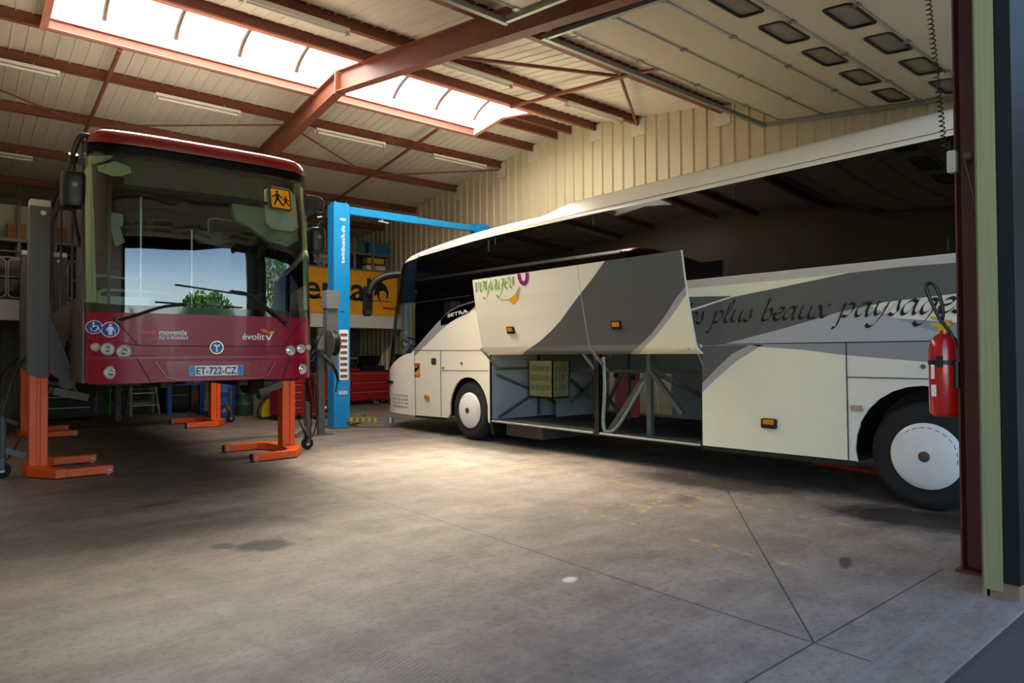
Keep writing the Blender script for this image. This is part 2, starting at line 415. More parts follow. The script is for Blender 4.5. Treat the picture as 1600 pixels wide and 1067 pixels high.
    band = math_('MULTIPLY', math_('MULTIPLY', ramp(th, .026, .012), math_('LESS_THAN', X, 4.86)), .7)
    col = mixc(band, col, '77776f')
    L.new(col, b.inputs['Base Color'])
    ro = N.new('ShaderNodeMapRange'); ro.inputs[3].default_value = .38; ro.inputs[4].default_value = .7; L.new(mid, ro.inputs[0]); L.new(ro.outputs[0], b.inputs['Roughness'])
    bp = N.new('ShaderNodeBump'); bp.inputs['Strength'].default_value = .15; bp.inputs['Distance'].default_value = .01
    h = math_('SUBTRACT', math_('MULTIPLY', fine, .3), jn); L.new(h, bp.inputs['Height']); L.new(bp.outputs[0], b.inputs['Normal'])
    b.inputs['Specular IOR Level'].default_value = .35
    return m
ASPHALT = M('asphalt', '3b3937', .9, var=.35, scale=120, bump=.8, bscale=150)
CLAD = M('cream_wall_cladding', 'ccc1a2', .5, var=.14, scale=1.4, stretch=(1, 2.5, .35))
LINER = M('roof_liner_sheet', 'c6beb0', .45, var=.06, scale=2)
GREYCLAD = M('grey_back_cladding', '7d7c76', .55, var=.08)
DARKCLAD = M('dark_exterior_cladding', '151b19', .65, var=.12, spec=.12)
OPAL = M('opal_skylight_sheet', 'ffffff', .6, emit='fff8ee', estr=4.0)
CURBW = M('skylight_white_curb', 'dfe3e0', .6, var=.05)
DOORW = M('sectional_door_skin', 'd8cfba', .45, var=.04, scale=3)
PALETRACK = M('pale_green_track_paint', '7c7852', .55, .1, var=.32, scale=6, stretch=(14, 14, .15))
DUSTY = M('dusty_window_acrylic', '857f75', .25, var=.35, scale=6)
TUBEW = M('fluorescent_tube_glass', 'd9d5cb', .35, var=.04)

# ------------------------------------------------------------------ building shell
XW, XL, YF, YB, YR = 10.8, -0.6, 1.4, 20.7, 10.96
ZR = 6.44                         # underside of the purlins at the ridge
def zpur(y): return ZR - (.125*(y-YR) if y > YR else .155*(YR-y))
PD = .17                          # purlin depth
struct(MB().box(-1.2, 11.2, 1.15, 21.2, -.25, 0).build('floor', floor_mat()), 'worn grey concrete workshop floor with stains and saw cut joints')
struct(MB().box(-60, 70, -70, -3.2, -.28, -.015).build('ground_bounce', M('pale_bounce_ground', 'b3a284', .95, var=.2, scale=40)), 'pale ground added out of view to bounce sunlight into the workshop')  # pale slab over the asphalt, added out of view to bounce sunlight indoors
struct(MB().box(-60, 70, -70, 60, -.3, -.02).build('ground', ASPHALT), 'dark asphalt yard outside the concrete sill')

def ribbed_wall(mb, y0, y1, ztop, x, pitch=.286, depth=.035, rib=.05):
    # vertical trapezoid ribs on the plane X = x, facing -X
    y = y0; prof = []
    while y < y1:
        prof += [(y, 0), (y+pitch-rib-.03, 0), (y+pitch-rib-.01, depth), (y+pitch-.02, depth)]; y += pitch
    prof = [(min(a, y1), b) for a, b in prof] + [(y1, 0)]
    v = []
    for a, b in prof: v += [(x-b, a, 0), (x-b, a, ztop(a))]
    mb.add(v, [(2*i, 2*i+2, 2*i+3, 2*i+1) for i in range(len(prof)-1)])
wr = MB(); ribbed_wall(wr, YF-.1, YB+.1, lambda y: zpur(y)+PD+.04, XW); wr.box(XW+.005, XW+.15, YF-.1, YB+.1, 0, 5.0)
struct(wr.build('wall_right', CLAD, recalc=False), 'cream ribbed cladding of the gable wall behind the white coach')
wb = MB()
x = XL-.1; pr = []
while x < XW:
    pr += [(x, 0), (x+.2, 0), (x+.215, .03), (x+.25, .03)]; x += .265
v = []
for a, b in pr: v += [(a, YB-b, 0), (a, YB-b, zpur(YB)+PD+.05)]
wb.add(v, [(2*i, 2*i+2, 2*i+3, 2*i+1) for i in range(len(pr)-1)]); wb.box(XL-.1, XW, YB+.005, YB+.15, 0, 5.2)
struct(wb.build('wall_back', GREYCLAD, recalc=False), 'grey ribbed rear wall of the workshop')
wl = MB().add([(XL, YF, 0), (XL, YB, 0), (XL, YB, zpur(YB)+PD), (XL, YR, ZR+PD), (XL, YF, zpur(YF)+PD)], [(0, 1, 2, 3, 4)])
wl.add([(XL-.15, YF, 0), (XL-.15, YB, 0), (XL-.15, YB, zpur(YB)+PD), (XL-.15, YR, ZR+PD), (XL-.15, YF, zpur(YF)+PD)], [(4, 3, 2, 1, 0)])
struct(wl.build('wall_left', CLAD, recalc=False), 'plain cream left gable wall')
# front wall: piers and the lintels over the two door openings
wf = MB()
wf.box(XL-.2, -.25, YF-.1, YF+.05, 0, 5.2); wf.box(XL-.2, XW+.15, YF-.1, YF+.05, 4.45, 5.15); wf.box(10.62, XW+.15, YF-.1, YF+.05, 0, 4.5)
struct(wf.build('wall_front', DARKCLAD), 'dark front wall with two door openings')
struct(MB().box(4.93, 5.9, 1.185, 1.265, .1, 5.1).build('doorway_pillar', DARKCLAD), 'dark green grey cladding panel on the pier beside the doorway')
struct(MB().box(4.95, 5.9, 1.195, 1.36, 0, .1).build('baseboard_pier', M('pier_brick_footing', '7a5a48', .9, var=.25, scale=20, bump=.3)), 'brick coloured footing under the pier panel')

# ceiling: two slopes, near slope cut for the skylight, with fine ribs as real relief in the sheet normal
def liner_mat():
    m = M('roof_liner_ribbed', 'cbc2b4', .42, var=.06, scale=1.5, stretch=(2, .5, 1)); nt = m.node_tree; N = nt.nodes; L = nt.links
    ge = N.new('ShaderNodeNewGeometry'); wv = N.new('ShaderNodeTexWave'); wv.wave_profile = 'SAW'; wv.inputs['Scale'].default_value = 1.6; wv.inputs['Distortion'].default_value = 0
    L.new(ge.outputs['Position'], wv.inputs['Vector'])
    bp = N.new('ShaderNodeBump'); bp.inputs['Strength'].default_value = 1.0; bp.inputs['Distance'].default_value = .05
    L.new(wv.outputs['Fac'], bp.inputs['Height']); L.new(bp.outputs[0], N['Principled BSDF'].inputs['Normal']); return m
LINR = liner_mat()
SX0, SX1, SY0, SY1 = 1.13, 9.0, 9.98, 12.0
ce = MB()
def slope(x0, x1, y0, y1): ce.add([(x0, y0, zpur(y0)+PD), (x1, y0, zpur(y0)+PD), (x1, y1, zpur(y1)+PD), (x0, y1, zpur(y1)+PD)], [(0, 1, 2, 3)])
for y0, y1 in ((YF-.1, SY0), (SY1, YB+.1)): slope(XL-.1, XW+.1, y0, y1)
for x0, x1 in ((XL-.1, SX0), (SX1, XW+.1)): slope(x0, x1, SY0, YR); slope(x0, x1, YR, SY1)
for f_ in list(ce.f):
    n = len(ce.v); ce.v += [(ce.v[i][0], ce.v[i][1], ce.v[i][2]+.08) for i in f_]; ce.f.append((n+3, n+2, n+1, n))
for x in frange(XL, XW, .2):           # standing ribs of the lining sheets
    inside = SX0-.1 < x < SX1+.1
    for y0, y1 in (((YF, SY0-.06), (SY1+.06, YB)) if inside else ((YF, YR), (YR, YB))):
        za, zb = zpur(y0)+PD, zpur(y1)+PD
        ce.add([(x-.02, y0, za), (x-.008, y0, za-.014), (x+.008, y0, za-.014), (x+.02, y0, za), (x-.02, y1, zb), (x-.008, y1, zb-.014), (x+.008, y1, zb-.014), (x+.02, y1, zb)],
               [(0, 4, 5, 1), (1, 5, 6, 2), (2, 6, 7, 3)])
struct(ce.build('ceiling', LINR, recalc=False), 'white sheet roof lining between the rust red purlins')

# ridge skylight: curb, barrel of opal sheets, glazing bars
sk = thing('window_1', 'long ridge skylight of bright opal sheets', 'skylight', ((SX0+SX1)/2, YR, ZR)); sk['kind'] = 'structure'
def zcurb(y): return zpur(y)+PD
cb = MB()
for (xa, ya), (xb, yb) in (((SX0, SY0), (SX1, SY0)), ((SX1, SY1), (SX0, SY1))):
    cb.add([(xa, ya, zcurb(ya)-.17), (xb, yb, zcurb(yb)-.17), (xb, yb, 6.78), (xa, ya, 6.78)], [(0, 1, 2, 3)])
for xx in (SX0, SX1):
    cb.add([(xx, SY0, zcurb(SY0)-.17), (xx, YR, zcurb(YR)-.17), (xx, SY1, zcurb(SY1)-.17), (xx, SY1, 6.78), (xx, YR, 7.1), (xx, SY0, 6.78)], [(0, 1, 2, 3, 4, 5)])
cb.build('curb', CURBW, sk, world=True, recalc=False)
def barrel(u, w, off=0): a = PI*(.5-.42+.84*w); return (SX0+(SX1-SX0)*u, YR+1.01*math.cos(a)/math.cos(PI*.08), 6.70+off+.42*(math.sin(a)-math.sin(PI*.08)))
MB().grid(lambda u, w: barrel(u, w), 8, 16).build('opal_sheet', OPAL, sk, smooth=True, world=True)
for i in range(8):
    u = (1.9 + i*1.015 - SX0)/(SX1-SX0)
    MB().tube([barrel(u, w/14, -.03) for w in range(15)], .035, 6).build('glazing_bar', M('glazing_bar_brown', '4d3b33', .6), sk, world=True)

# steel: main rafters, purlins, trimmers, struts and braces
def ibeam(mb, a, b, h, w, tf=.016, tw=.012):
    a = Vector(a); b = Vector(b); d = (b-a).normalized(); side = d.cross(Vector((0, 0, 1))).normalized(); up = side.cross(d).normalized()
    for s_ in (-1, 1):
        mb.bar(a+up*s_*(h-tf)/2, b+up*s_*(h-tf)/2, w, tf, up)
    mb.bar(a, b, tw, h-2*tf, up)
RH = .36
def portal(x, name, label):
    mb = MB(); zr = ZR-RH/2
    for ye in (1.72, YB-.25):
        ibeam(mb, (x, YR, zr), (x, ye, zpur(ye)-RH/2), RH, .17)
    mb.bar((x, YR, zr-RH/2-.04), (x, YR, zr+RH/2), .2, .03, (0, 1, 0))
    for ye, s_ in ((1.9, 1), (YB-.45, -1)):   # haunches
        mb.add([(x-.06, ye, zpur(ye)-RH), (x+.06, ye, zpur(ye)-RH), (x-.06, ye, zpur(ye)-RH-.5), (x+.06, ye, zpur(ye)-RH-.5), (x-.06, ye+s_*1.6, zpur(ye+s_*1.6)-RH), (x+.06, ye+s_*1.6, zpur(ye+s_*1.6)-RH)],
               [(0, 2, 4), (1, 5, 3), (2, 3, 5, 4), (0, 1, 3, 2)])
    struct(mb.build(name, REDOX), label)
portal(5.32, 'main_rafter_beam', 'heavy rust red main rafter bent at the ridge')
def column(x, y, ztop, mat, label, foot=.0, name='main_column'):
    mb = MB(); t = .012
    for s_ in (-1, 1): mb.box(x-.1, x+.1, y+s_*.095-t/2, y+s_*.095+t/2, foot, ztop)
    mb.box(x-t/2, x+t/2, y-.09, y+.09, foot, ztop); mb.box(x-.12, x+.12, y-.13, y+.13, 0, .02)
    return struct(mb.build(name, mat), label)
column(5.44, 1.515, zpur(1.55)-.05, REDCOL, 'dark rust red steel column beside the doorway')
column(5.32, YB-.3, zpur(YB-.3)-.1, REDCOL, 'rust red steel column at the rear wall')
pl = [(12.0, XL, XW-.02, 'lower edge of the skylight'), (13.2, XL, XW-.02, 'carrying the far row of tube lights'), (15.12, XL, XW-.02, 'third from the ridge on the far slope'),
      (17.16, XL, XW-.02, 'fourth from the ridge on the far slope'), (19.1, XL, XW-.02, 'nearest the rear wall'), (9.98, XL, XW-.02, 'near edge of the skylight'), (8.82, XL, XW-.02, 'carrying the near row of tube lights'),
      (6.89, XL, XW-.02, 'just beyond the raised sectional door'), (4.9, XL, XW-.02, 'above the raised sectional door'), (3.0, XL, XW-.02, 'closest to the front wall'),
      (11.2, SX1, XW-.02, 'short, far side of the ridge'), (10.74, SX1, XW-.02, 'short, near side of the ridge')]
for y, x0, x1, lb in pl:
    mb = MB(); z = zpur(y)+PD/2; ibeam(mb, (x0, y, z), (x1, y, z), PD, .09, .01, .008)
    struct(mb.build('roof_purlin_beam', REDOX), 'rust red roof purlin, ' + lb)
mb = MB(); PINK = M('skylight_trimmer_primer', 'b87a68', .5, var=.1)
for y in (SY0+.05, SY1-.05): mb.box(SX0, SX1, y-.05, y+.05, zpur(y)-.012, zpur(y)-.002)
for xx in (SX0, SX1):
    for ya, yb in ((SY0, YR), (YR, SY1)): mb.bar((xx, ya, zpur(ya)-.006), (xx, yb, zpur(yb)-.006), .1, .012)
struct(mb.build('trim_1', PINK), 'pale rust red trim framing the skylight')
def zt(y): return zpur(y)-.03
for a, b, r, lb in (((2.12, 12.0), (2.15, 20.4), .035, 'left strut running down the far slope'), ((8.06, 12.0), (8.15, 20.4), .035, 'right strut running down the far slope'),
                 ((5.33, 13.3), (8.1, 15.05), .018, 'far slope brace right of the rafter'), ((8.1, 15.0), (10.74, 13.25), .018, 'far slope brace reaching the gable wall'),
                 ((0.1, 13.9), (2.13, 15.1), .018, 'far slope brace at the left'), ((2.13, 15.1), (5.3, 13.3), .018, 'far slope brace left of the rafter'),
                 ((8.06, 6.9), (8.4, 10.0), .032, 'near slope strut beside the skylight'), ((5.4, 8.8), (8.0, 6.95), .028, 'near slope brace from the rafter'),
                 ((8.06, 6.95), (10.64, 8.75), .028, 'near slope brace to the gable wall'), ((8.05, 6.9), (8.05, 3.2), .03, 'near slope strut above the raised door')):
    struct(MB().cyl((a[0], a[1], zt(a[1])), (b[0], b[1], zt(b[1])), r, seg=10).build('roof_brace_beam', REDOX), 'rust red ' + lb)
for y in (SY1, 13.2, 15.12, 17.16, 9.98, 8.82, 6.89):
    struct(MB().box(XW-.05, XW-.033, y-.16, y+.16, zpur(y)-.22, zpur(y)+.12).build('trim_2', M('pale_packing_board', 'd8d2c2', .7)), 'pale packing board on the gable wall under a purlin end at %.1f metres from the door wall' % (y-YF))

# fluorescent battens
def batten(x0, x1, y, label):
    z = zpur(y)-.09; t = thing('tube_light', label, 'light fitting', ((x0+x1)/2, y-.1, z), 0, 'fluorescent battens under the purlins')
    L_ = (x1-x0)/2
    MB().box(-L_, L_, -.045, .045, 0, .05).build('housing', TUBEW, t, bevel=.01)
    MB().cyl((-L_+.05, 0, -.035), (L_-.05, 0, -.035), .022, seg=10).build('tube', TUBEW, t, smooth=True)
    mb = MB()
    for s_ in (-1, 1): mb.box(s_*L_-.02-.02, s_*L_-.02+.02, -.03, .03, -.06, .0)
    mb.build('end_cap', M('tube_cap_grey', 'b0aca2', .5), t)
    mb = MB()
    for s_ in (-1, 1): mb.box(s_*L_*.6-.01, s_*L_*.6+.01, -.01, .12, .05, .1)
    mb.build('bracket', STEEL, t)
for x0, x1, y, lb in ((-.3, 1.46, 13.2, 'white tube light over the red bus, before the first roof strut'), (2.86, 4.32, 13.2, 'white tube light above the bus between roof strut and main rafter'),
                      (5.82, 7.41, 13.2, 'white tube light beside the main rafter, over the blue post'), (8.64, 10.19, 13.2, 'white tube light nearest the gable wall on the far slope'),
                      (.1, 1.44, 17.16, 'white tube light far back above the stored glass panes'), (2.9, 4.36, 8.82, 'white tube light beside the skylight on the door side, before the main rafter'),
                      (5.84, 7.34, 8.82, 'white tube light on the door side between main rafter and crossed braces'), (8.65, 10.14, 8.82, 'white tube light nearest the gable wall on the near slope')):
    batten(x0, x1, y, lb)

# overhead sectional doors, parked under the near slope
def sect_door(name, x0, x1, label, shaft=True):
    t = thing(name, label, 'sectional door', (x0, 1.9, 4.8)); t['kind'] = 'structure'
    def zz(y): return 4.98+.128*(y-3.25)
    edges = [5.62, 4.94, 4.27, 3.57, 2.9, 2.2]
    for k in range(5):
        ya, yb = edges[k], edges[k+1]
        mb = MB(); wins = k in (2, 3)
        holes = []
        if wins:
            yc = 3.79 if k == 2 else 3.08
            n = int((x1-x0-.3)/.965); off = (7.15-x0) % .965 if x0 > 4 else .55
            holes = [rrect(x0+off+i*.965-.33, x0+off+i*.965+.33, yc-.15, yc+.15, .06) for i in range(0, n+1) if x0+off+i*.965-.4 > x0 and x0+off+i*.965+.4 < x1]
        s = mb.poly([(x0, ya-.006), (x1, ya-.006), (x1, yb+.006), (x0, yb+.006)], lambda u, v, o: (u, v, zz(v)+o), .045, holes=holes).build('door_section', DOORW, t, world=True)
        hinge = MB()
        for hx in (x0+.03, x0+1.3, x0+2.55, x0+3.8, x1-.05):
            hinge.box(hx-.03, hx+.03, ya-.035, ya+.035, zz(ya)-.022, zz(ya)-.002)
        hinge.cyl((x0, ya, zz(ya)-.012), (x1, ya, zz(ya)-.012), .008, seg=6)
        hinge.build('hinge', STEEL, t, world=True)
        for h in holes:
            cx = sum(p[0] for p in h)/len(h); cy = sum(p[1] for p in h)/len(h)
            fr = MB().poly([((p[0]-cx)*1.0+cx, (p[1]-cy)*1.0+cy) for p in h], lambda u, v, o: (u, v, zz(v)-.012+o), .02,
                           holes=[[((p[0]-cx)*.91+cx, (p[1]-cy)*.83+cy) for p in h]]).build('window_frame', BLACK, t, world=True)
            MB().poly([((p[0]-cx)*.95+cx, (p[1]-cy)*.93+cy) for p in h], lambda u, v, o: (u, v, zz(v)+.01+o), .01).build('window_pane', DUSTY, t, world=True)
    for xx in (x0-.06, x1+.06):
        mb = MB(); mb.bar((xx, 5.9, zz(5.9)-.02), (xx, 2.1, zz(2.1)-.02), .05, .07); pts = [(xx, 2.1-.45*math.sin(a*PI/20), zz(2.1)-.45+.45*math.cos(a*PI/20)-.02) for a in range(11)]
        mb.tube(pts, .03, 6)
        if abs(xx-5.2) > .6: mb.bar((xx, 1.65, zz(2.1)-.47), (xx, 1.65, 0.02), .05, .05)
        mb.build('rail', STEEL, t, world=True)
    MB().bar((x0-.1, 5.95, zz(5.95)-.03), (x1+.1, 5.95, zz(5.95)-.03), .06, .06).build('cross_rail', STEEL, t, world=True)
    mb = MB(); yy = 5.75
    mb.bar((x0-.05, 5.95, zz(5.95)+.1), (x0-.05, 4.3, zz(4.3)+.1), .07, .09); mb.cyl((x0-.05, 5.8, zz(5.8)+.02), (x0-.05, 4.0, zz(4.0)+.02), .045, seg=10)
    mb.build('spring_shaft', M('door_spring_brown', '4d3a36', .5, .4), t, world=True)
    return t
sect_door('door_1', 5.6, 10.46, 'cream sectional door rolled up under the roof over the coach, two rows of small windows')
sect_door('door_2', -.15, 4.85, 'cream sectional door rolled up over the doorway in front of the red bus')
# door frame track beside the doorway
mb = MB(); mb.box(4.95, 5.03, 1.345, 1.385, 0, 4.9); mb.box(5.03, 5.15, 1.375, 1.405, 0, 4.9); mb.box(5.15, 5.2, 1.315, 1.395, 0, 4.9); mb.box(5.06, 5.075, 1.36, 1.38, 0, 4.9); mb.box(4.915, 4.935, 1.27, 1.365, .05, 4.9)
for z in (.35, .75, 1.2, 1.75, 2.3, 2.9, 3.5, 4.1): mb.cyl((5.11, 1.377, z), (5.11, 1.363, z), .012, seg=8)
struct(mb.build('trim_3', PALETRACK), 'pale green galvanised door track on the jamb')

# ------------------------------------------------------------------ white coach
XC, HA, YS, NN = 8.375, 1.275, 11.55, 3.3
def tum(z): t = max(0.0, min(1.15, z-2.42)); return .025*t+.042*t*t
def nb(z): return 1.52 if z < 1.2 else 1.52-.72*min(1.15, (z-1.2)/2.3)**1.2
def cmap(u, z, off=0):
    if u <= YS: return (XC-HA+off+tum(z), u, z)
    th = min(u-YS, 2)/2*PI/2
    return (XC-(HA-tum(z)-off)*max(0, math.cos(th))**(2/NN), YS+(nb(z)-off)*math.sin(th)**(2/NN), z)
def cmapR(u, z, off=0): p = cmap(u, z, off); return (2*XC-p[0], p[1], p[2])
UC = [YS+2*(i/24)**1.4 for i in range(24)]
coach = thing('coach', 'white touring coach with grey livery waves and raised luggage flaps', 'bus', (XC, 6.0, 0))
def cb_(mb, name, mat, parent=None, **k):
    return mb.build(name, mat, parent or coach, world=True, **k) if not parent else mb.build(name, mat, parent, **k)
YREAR = -.55; FA, RA = 9.66, 2.43
def side_outline(bay):
    o = [(YREAR, .4), (RA-.62, .39)] + [(RA-.64*math.cos(a*PI/14), .52+.66*math.sin(a*PI/14)) for a in range(15)] + [(RA+.62, .39), (4.86, .37)]
    if bay: o += [(4.86, 1.56), (9.05, 1.56), (9.05, .34)]
    o += [(9.08, .34), (9.1, .42)] + [(FA-.57*math.cos(a*PI/14), .5+.6*math.sin(a*PI/14)) for a in range(1, 14)] + [(10.22, .42), (10.3, .34), (11.4, .31), (13.55, .33), (13.55, 1.17)]
    o += [(12.3, 1.17), (12.05, 1.28), (11.4, 1.6), (11.0, 1.86), (10.65, 2.07), (10.3, 2.24), (9.95, 2.34), (9.47, 2.4), (9.0, 2.4), (YREAR, 2.4)]
    return o
for fn, bay in ((cmap, 1), (cmapR, 0)):
    mb = MB()
    if bay: mb.poly(side_outline(1), fn, .03, cu=UC, cv=(.8, 1.2))
    else:
        mb.poly(side_outline(0), fn, .03, holes=[[(7.15, .44), (8.62, .44), (8.62, 1.2), (7.15, 1.2)]], cu=UC, cv=(.8, 1.2))
    cb_(mb, 'body_side', WHITE_PAINT, smooth=False)
# nose lower front closes between both sides at u = 13.3
# glass band
glassb = [(YREAR, 2.41), (9.0, 2.41), (9.47, 2.41), (9.95, 2.35), (10.3, 2.25), (10.65, 2.08), (11.0, 1.87), (11.39, 1.61), (11.39, 2.52), (11.98, 2.52), (12.02, 1.52), (12.12, 1.28), (12.3, 1.18), (12.42, 1.18), (12.42, 3.24), (12.2, 3.27),
          (11.9, 3.33), (11.3, 3.41), (10.2, 3.46), (8.97, 3.5), (7.2, 3.51), (YREAR, 3.51)]
TINT = M('coach_tinted_glass', '030303', .03, var=.0, coat=0.0, spec=.42)
for fn in (cmap, cmapR):
    cb_(MB().poly(glassb, fn, .02, cu=UC, cv=(1.6, 2.0, 2.4, 2.8, 3.1)), 'tinted_window_band', TINT, smooth=True)
    cb_(MB().poly([(12.42, 1.18), (13.55, 1.18), (13.55, 3.1), (12.42, 3.24)], fn, .01, cu=UC, cv=(1.6, 2.0, 2.4, 2.8)), 'windscreen', GLASS_CLEAR, smooth=True)
    cb_(MB().poly([(11.99, 1.6), (12.03, 1.5), (12.3, 1.19), (12.45, 1.19), (12.45, 3.24), (12.2, 3.26), (11.9, 3.32), (11.42, 3.38), (11.42, 2.54), (11.99, 2.53)], lambda u, v, o: fn(u, v, -.004+o), .004, cu=UC, cv=(1.6, 2, 2.4, 2.8)), 'front_pillar', M('frit_black', '040404', .3, spec=.15), smooth=True)
    cb_(MB().poly([(11.39, 1.61), (12.05, 1.29), (12.12, 1.28), (12.02, 1.52), (11.98, 2.52), (11.39, 2.52)], lambda u, v, o: fn(u, v, .012+o), .006, cu=UC, cv=(1.6, 2, 2.3)), 'driver_window', GLASS_CLEAR, smooth=True)
mb = MB()
for y in (11.36, 8.95, 6.7, 4.45, 2.2): mb.poly([(y, 2.42), (y+.018, 2.42), (y+.018, 3.46), (y, 3.46)], lambda u, v, o: cmap(u, v, -.003+o), .004)
mb.poly([(9.6, 2.52), (11.36, 2.5), (11.36, 2.512), (9.6, 2.532)], lambda u, v, o: cmap(u, v, -.003+o), .004)
cb_(mb, 'pane_joint', M('pane_joint_rubber', '101010', .6))
# roof
def roof_drop(y): return -.0155*max(0, y-8.5)**2
def bump(y, d):
    t = min(1, max(0, (8.05-y)/.7)); t = t*t*(3-2*t)
    return t*.13*min(1, max(0, (d-.06)/.16))
pr_ = [(0, 3.505), (.006, 3.55), (.03, 3.6), (.08, 3.65), (.17, 3.69), (.34, 3.725), (.6, 3.75), (.9, 3.77), (1.275, 3.78)]
def roof_pt(i, j):
    u, d, z = ROW[i], pr_[j][0], pr_[j][1]
    b = cmap(u, 3.5) 
    f = d/1.275; cy = min(b[1], 10.9)
    x = b[0]+(XC-b[0])*f if u > YS else b[0]+(XC-b[0])*f
    y = b[1]+(cy-b[1])*f if u > YS else u
    zz = z + roof_drop(b[1]) + bump(y, d)
    return (x, y, zz)
ROW = frange(YREAR, 6.9, .6)+frange(6.9, 8.3, .1)+frange(8.3, 11.3, .3)+UC+[13.55]
mb = MB()
for mir in (0, 1):
    v = []
    for i in range(len(ROW)):
        for j in range(len(pr_)):
            p = roof_pt(i, j); v.append((2*XC-p[0], p[1], p[2]) if mir else p)
    m_ = len(pr_); mb.add(v, [(i*m_+j, (i+1)*m_+j, (i+1)*m_+j+1, i*m_+j+1) for i in range(len(ROW)-1) for j in range(m_-1)])
cb_(mb, 'roof', WHITE_PAINT, smooth=True)
cb_(MB().tube([(XC-HA+tum(3.51)+.0, y, 3.563+roof_drop(y)) for y in frange(YREAR, 11.2, .3)], .004, 5), 'roof_seam', M('roof_seam_brown', '7d6a52', .6))
# rear, floor pans, cabin lining
mb = MB(); mb.box(XC-HA+.02, XC+HA-.02, YREAR, YREAR+.04, .4, 3.5); cb_(mb, 'rear_panel', WHITE_PAINT)
mb = MB(); mb.box(7.16, 9.59, 9.05, 9.1, .4, 1.6); mb.box(7.2, 9.55, YREAR+.05, 1.7, .45, 1.5); mb.box(7.16, 9.59, 3.1, 4.84, .5, 1.5)
mb.box(7.6, 9.1, 1.7, 3.1, .4, 1.5); mb.box(7.6, 9.1, 9.1, 10.3, .45, 1.4); mb.box(7.2, 9.5, 10.3, 12.6, .45, .6); cb_(mb, 'chassis', DARKMETAL)
mb = MB(); mb.box(7.14, 9.61, YREAR+.05, 10.9, 1.58, 1.64); mb.box(7.14, 9.6, 10.9, 12.6, .9, .96); cb_(mb, 'cabin_floor', BLACK)
mb = MB(); mb.box(7.15, 9.6, 9.1, 9.14, .9, 3.45); cb_(mb, 'cabin_bulkhead', BLACK)
# driver place seen through the clear side window
mb = MB(); mb.poly(rrect(7.45, 9.3, 12.52, 12.85, .1), lambda u, v, o: (u, v, 1.35+o), .16); mb.box(7.5, 8.3, 12.55, 12.8, .95, 1.4); cb_(mb, 'dashboard', BLACK)
mb = MB(); cc = Vector((7.62, 12.36, 1.68)); q = Vector((0, -.75, .65)).to_track_quat('Z', 'Y')
mb.tube([cc+q@Vector((.23*math.cos(a*PI/14), .23*math.sin(a*PI/14), 0)) for a in range(28)], .018, 6, True)
for a in (0, 2.1, 4.2): mb.cyl(cc, cc+q@Vector((.22*math.cos(a), .22*math.sin(a), 0)), .014, seg=6)
mb.cyl(cc, cc+Vector((0, .35, -.3)), .03, seg=8); cb_(mb, 'steering_wheel', BLACK)
mb = MB(); mb.poly(rrect(7.5, 8.05, 1.35, 1.5, .06), lambda u, v, o: (u, 11.25+o, v), .5); mb.poly(rrect(7.52, 8.03, 1.5, 2.25, .12), lambda u, v, o: (u, 11.15+.1*(v-1.5)*-1+o, v), .14); mb.cyl((7.78, 11.5, .95), (7.78, 11.5, 1.36), .1)
cb_(mb, 'driver_seat', M('coach_seat_cloth', '23262c', .9), smooth=False, bevel=.02)
# luggage bays
BAYW = M('bay_liner_blue_grey', '8c969c', .5, var=.08, scale=3)
BAYD = M('bay_liner_dark', '4a4b4a', .6, var=.1)
mb = MB(); mb.box(7.14, 9.6, 4.88, 9.04, .36, .4); cb_(mb, 'bay_floor', M('bay_rubber_floor', '111111', .9, var=.3))
mb = MB(); mb.box(7.14, 9.6, 9.01, 9.04, .4, 1.56)
mb.poly([(4.9, .4), (9.03, .4), (9.03, 1.56), (4.9, 1.56)], lambda u, v, o: (9.56+o, u, v), .02, holes=[[(7.15, .44), (8.62, .44), (8.62, 1.2), (7.15, 1.2)]]); mb.box(8.25, 9.5, 8.62, 8.645, .4, 1.25)
cb_(mb, 'bay_wall', BAYW)
mb = MB(); mb.box(7.14, 9.6, 4.88, 4.9, .4, 1.56); mb.box(7.14, 9.6, 4.88, 9.04, 1.54, 1.58); cb_(mb, 'bay_wall', BAYD)
mb = MB(); G_ = M('bay_frame_green_grey', '474f48', .5, var=.1)
for a, b in (((7.2, 1.15), (8.1, .83)), ((8.1, .83), (7.25, .43)), ((8.15, .42), (8.15, 1.54)), ((8.2, .8), (8.9, .42)), ((7.2, 1.25), (8.7, 1.25))): mb.bar((a[0], 8.98, a[1]), (b[0], 8.98, b[1]), .03, .045)
mb.bar((8.0, 9.0, .745), (8.0, 7.5, .745), .05, .03)
for xx in (8.6,):
    for a, b in (((8.95, .42), (8.1, 1.0)), ((8.95, 1.25), (8.1, .7)), ((7.9, .42), (7.4, 1.25)), ((8.0, 1.0), (7.4, .42)), ((8.05, .42), (8.05, 1.54)), ((7.3, .42), (7.3, 1.54))):
        mb.bar((xx, a[0], a[1]), (xx, b[0], b[1]), .04, .05)
mb.bar((8.3, 8.95, 1.22), (8.3, 4.95, 1.22), .04, .05)
mb.bar((7.3, 5.82, .4), (7.3, 5.82, 1.54), .07, .07); mb.bar((7.3, 5.82, 1.28), (8.6, 5.2, .6), .06, .06); mb.bar((7.3, 5.82, 1.28), (7.3, 5.3, .72), .06, .06); mb.bar((7.3, 5.82, 1.28), (7.2, 6.45, .42), .06, .06)
cb_(mb, 'bay_truss', G_)
mb = MB(); mb.box(7.11, 7.2, 6.58, 6.66, .34, 1.56); cb_(mb, 'bay_divider_post', BLACK)
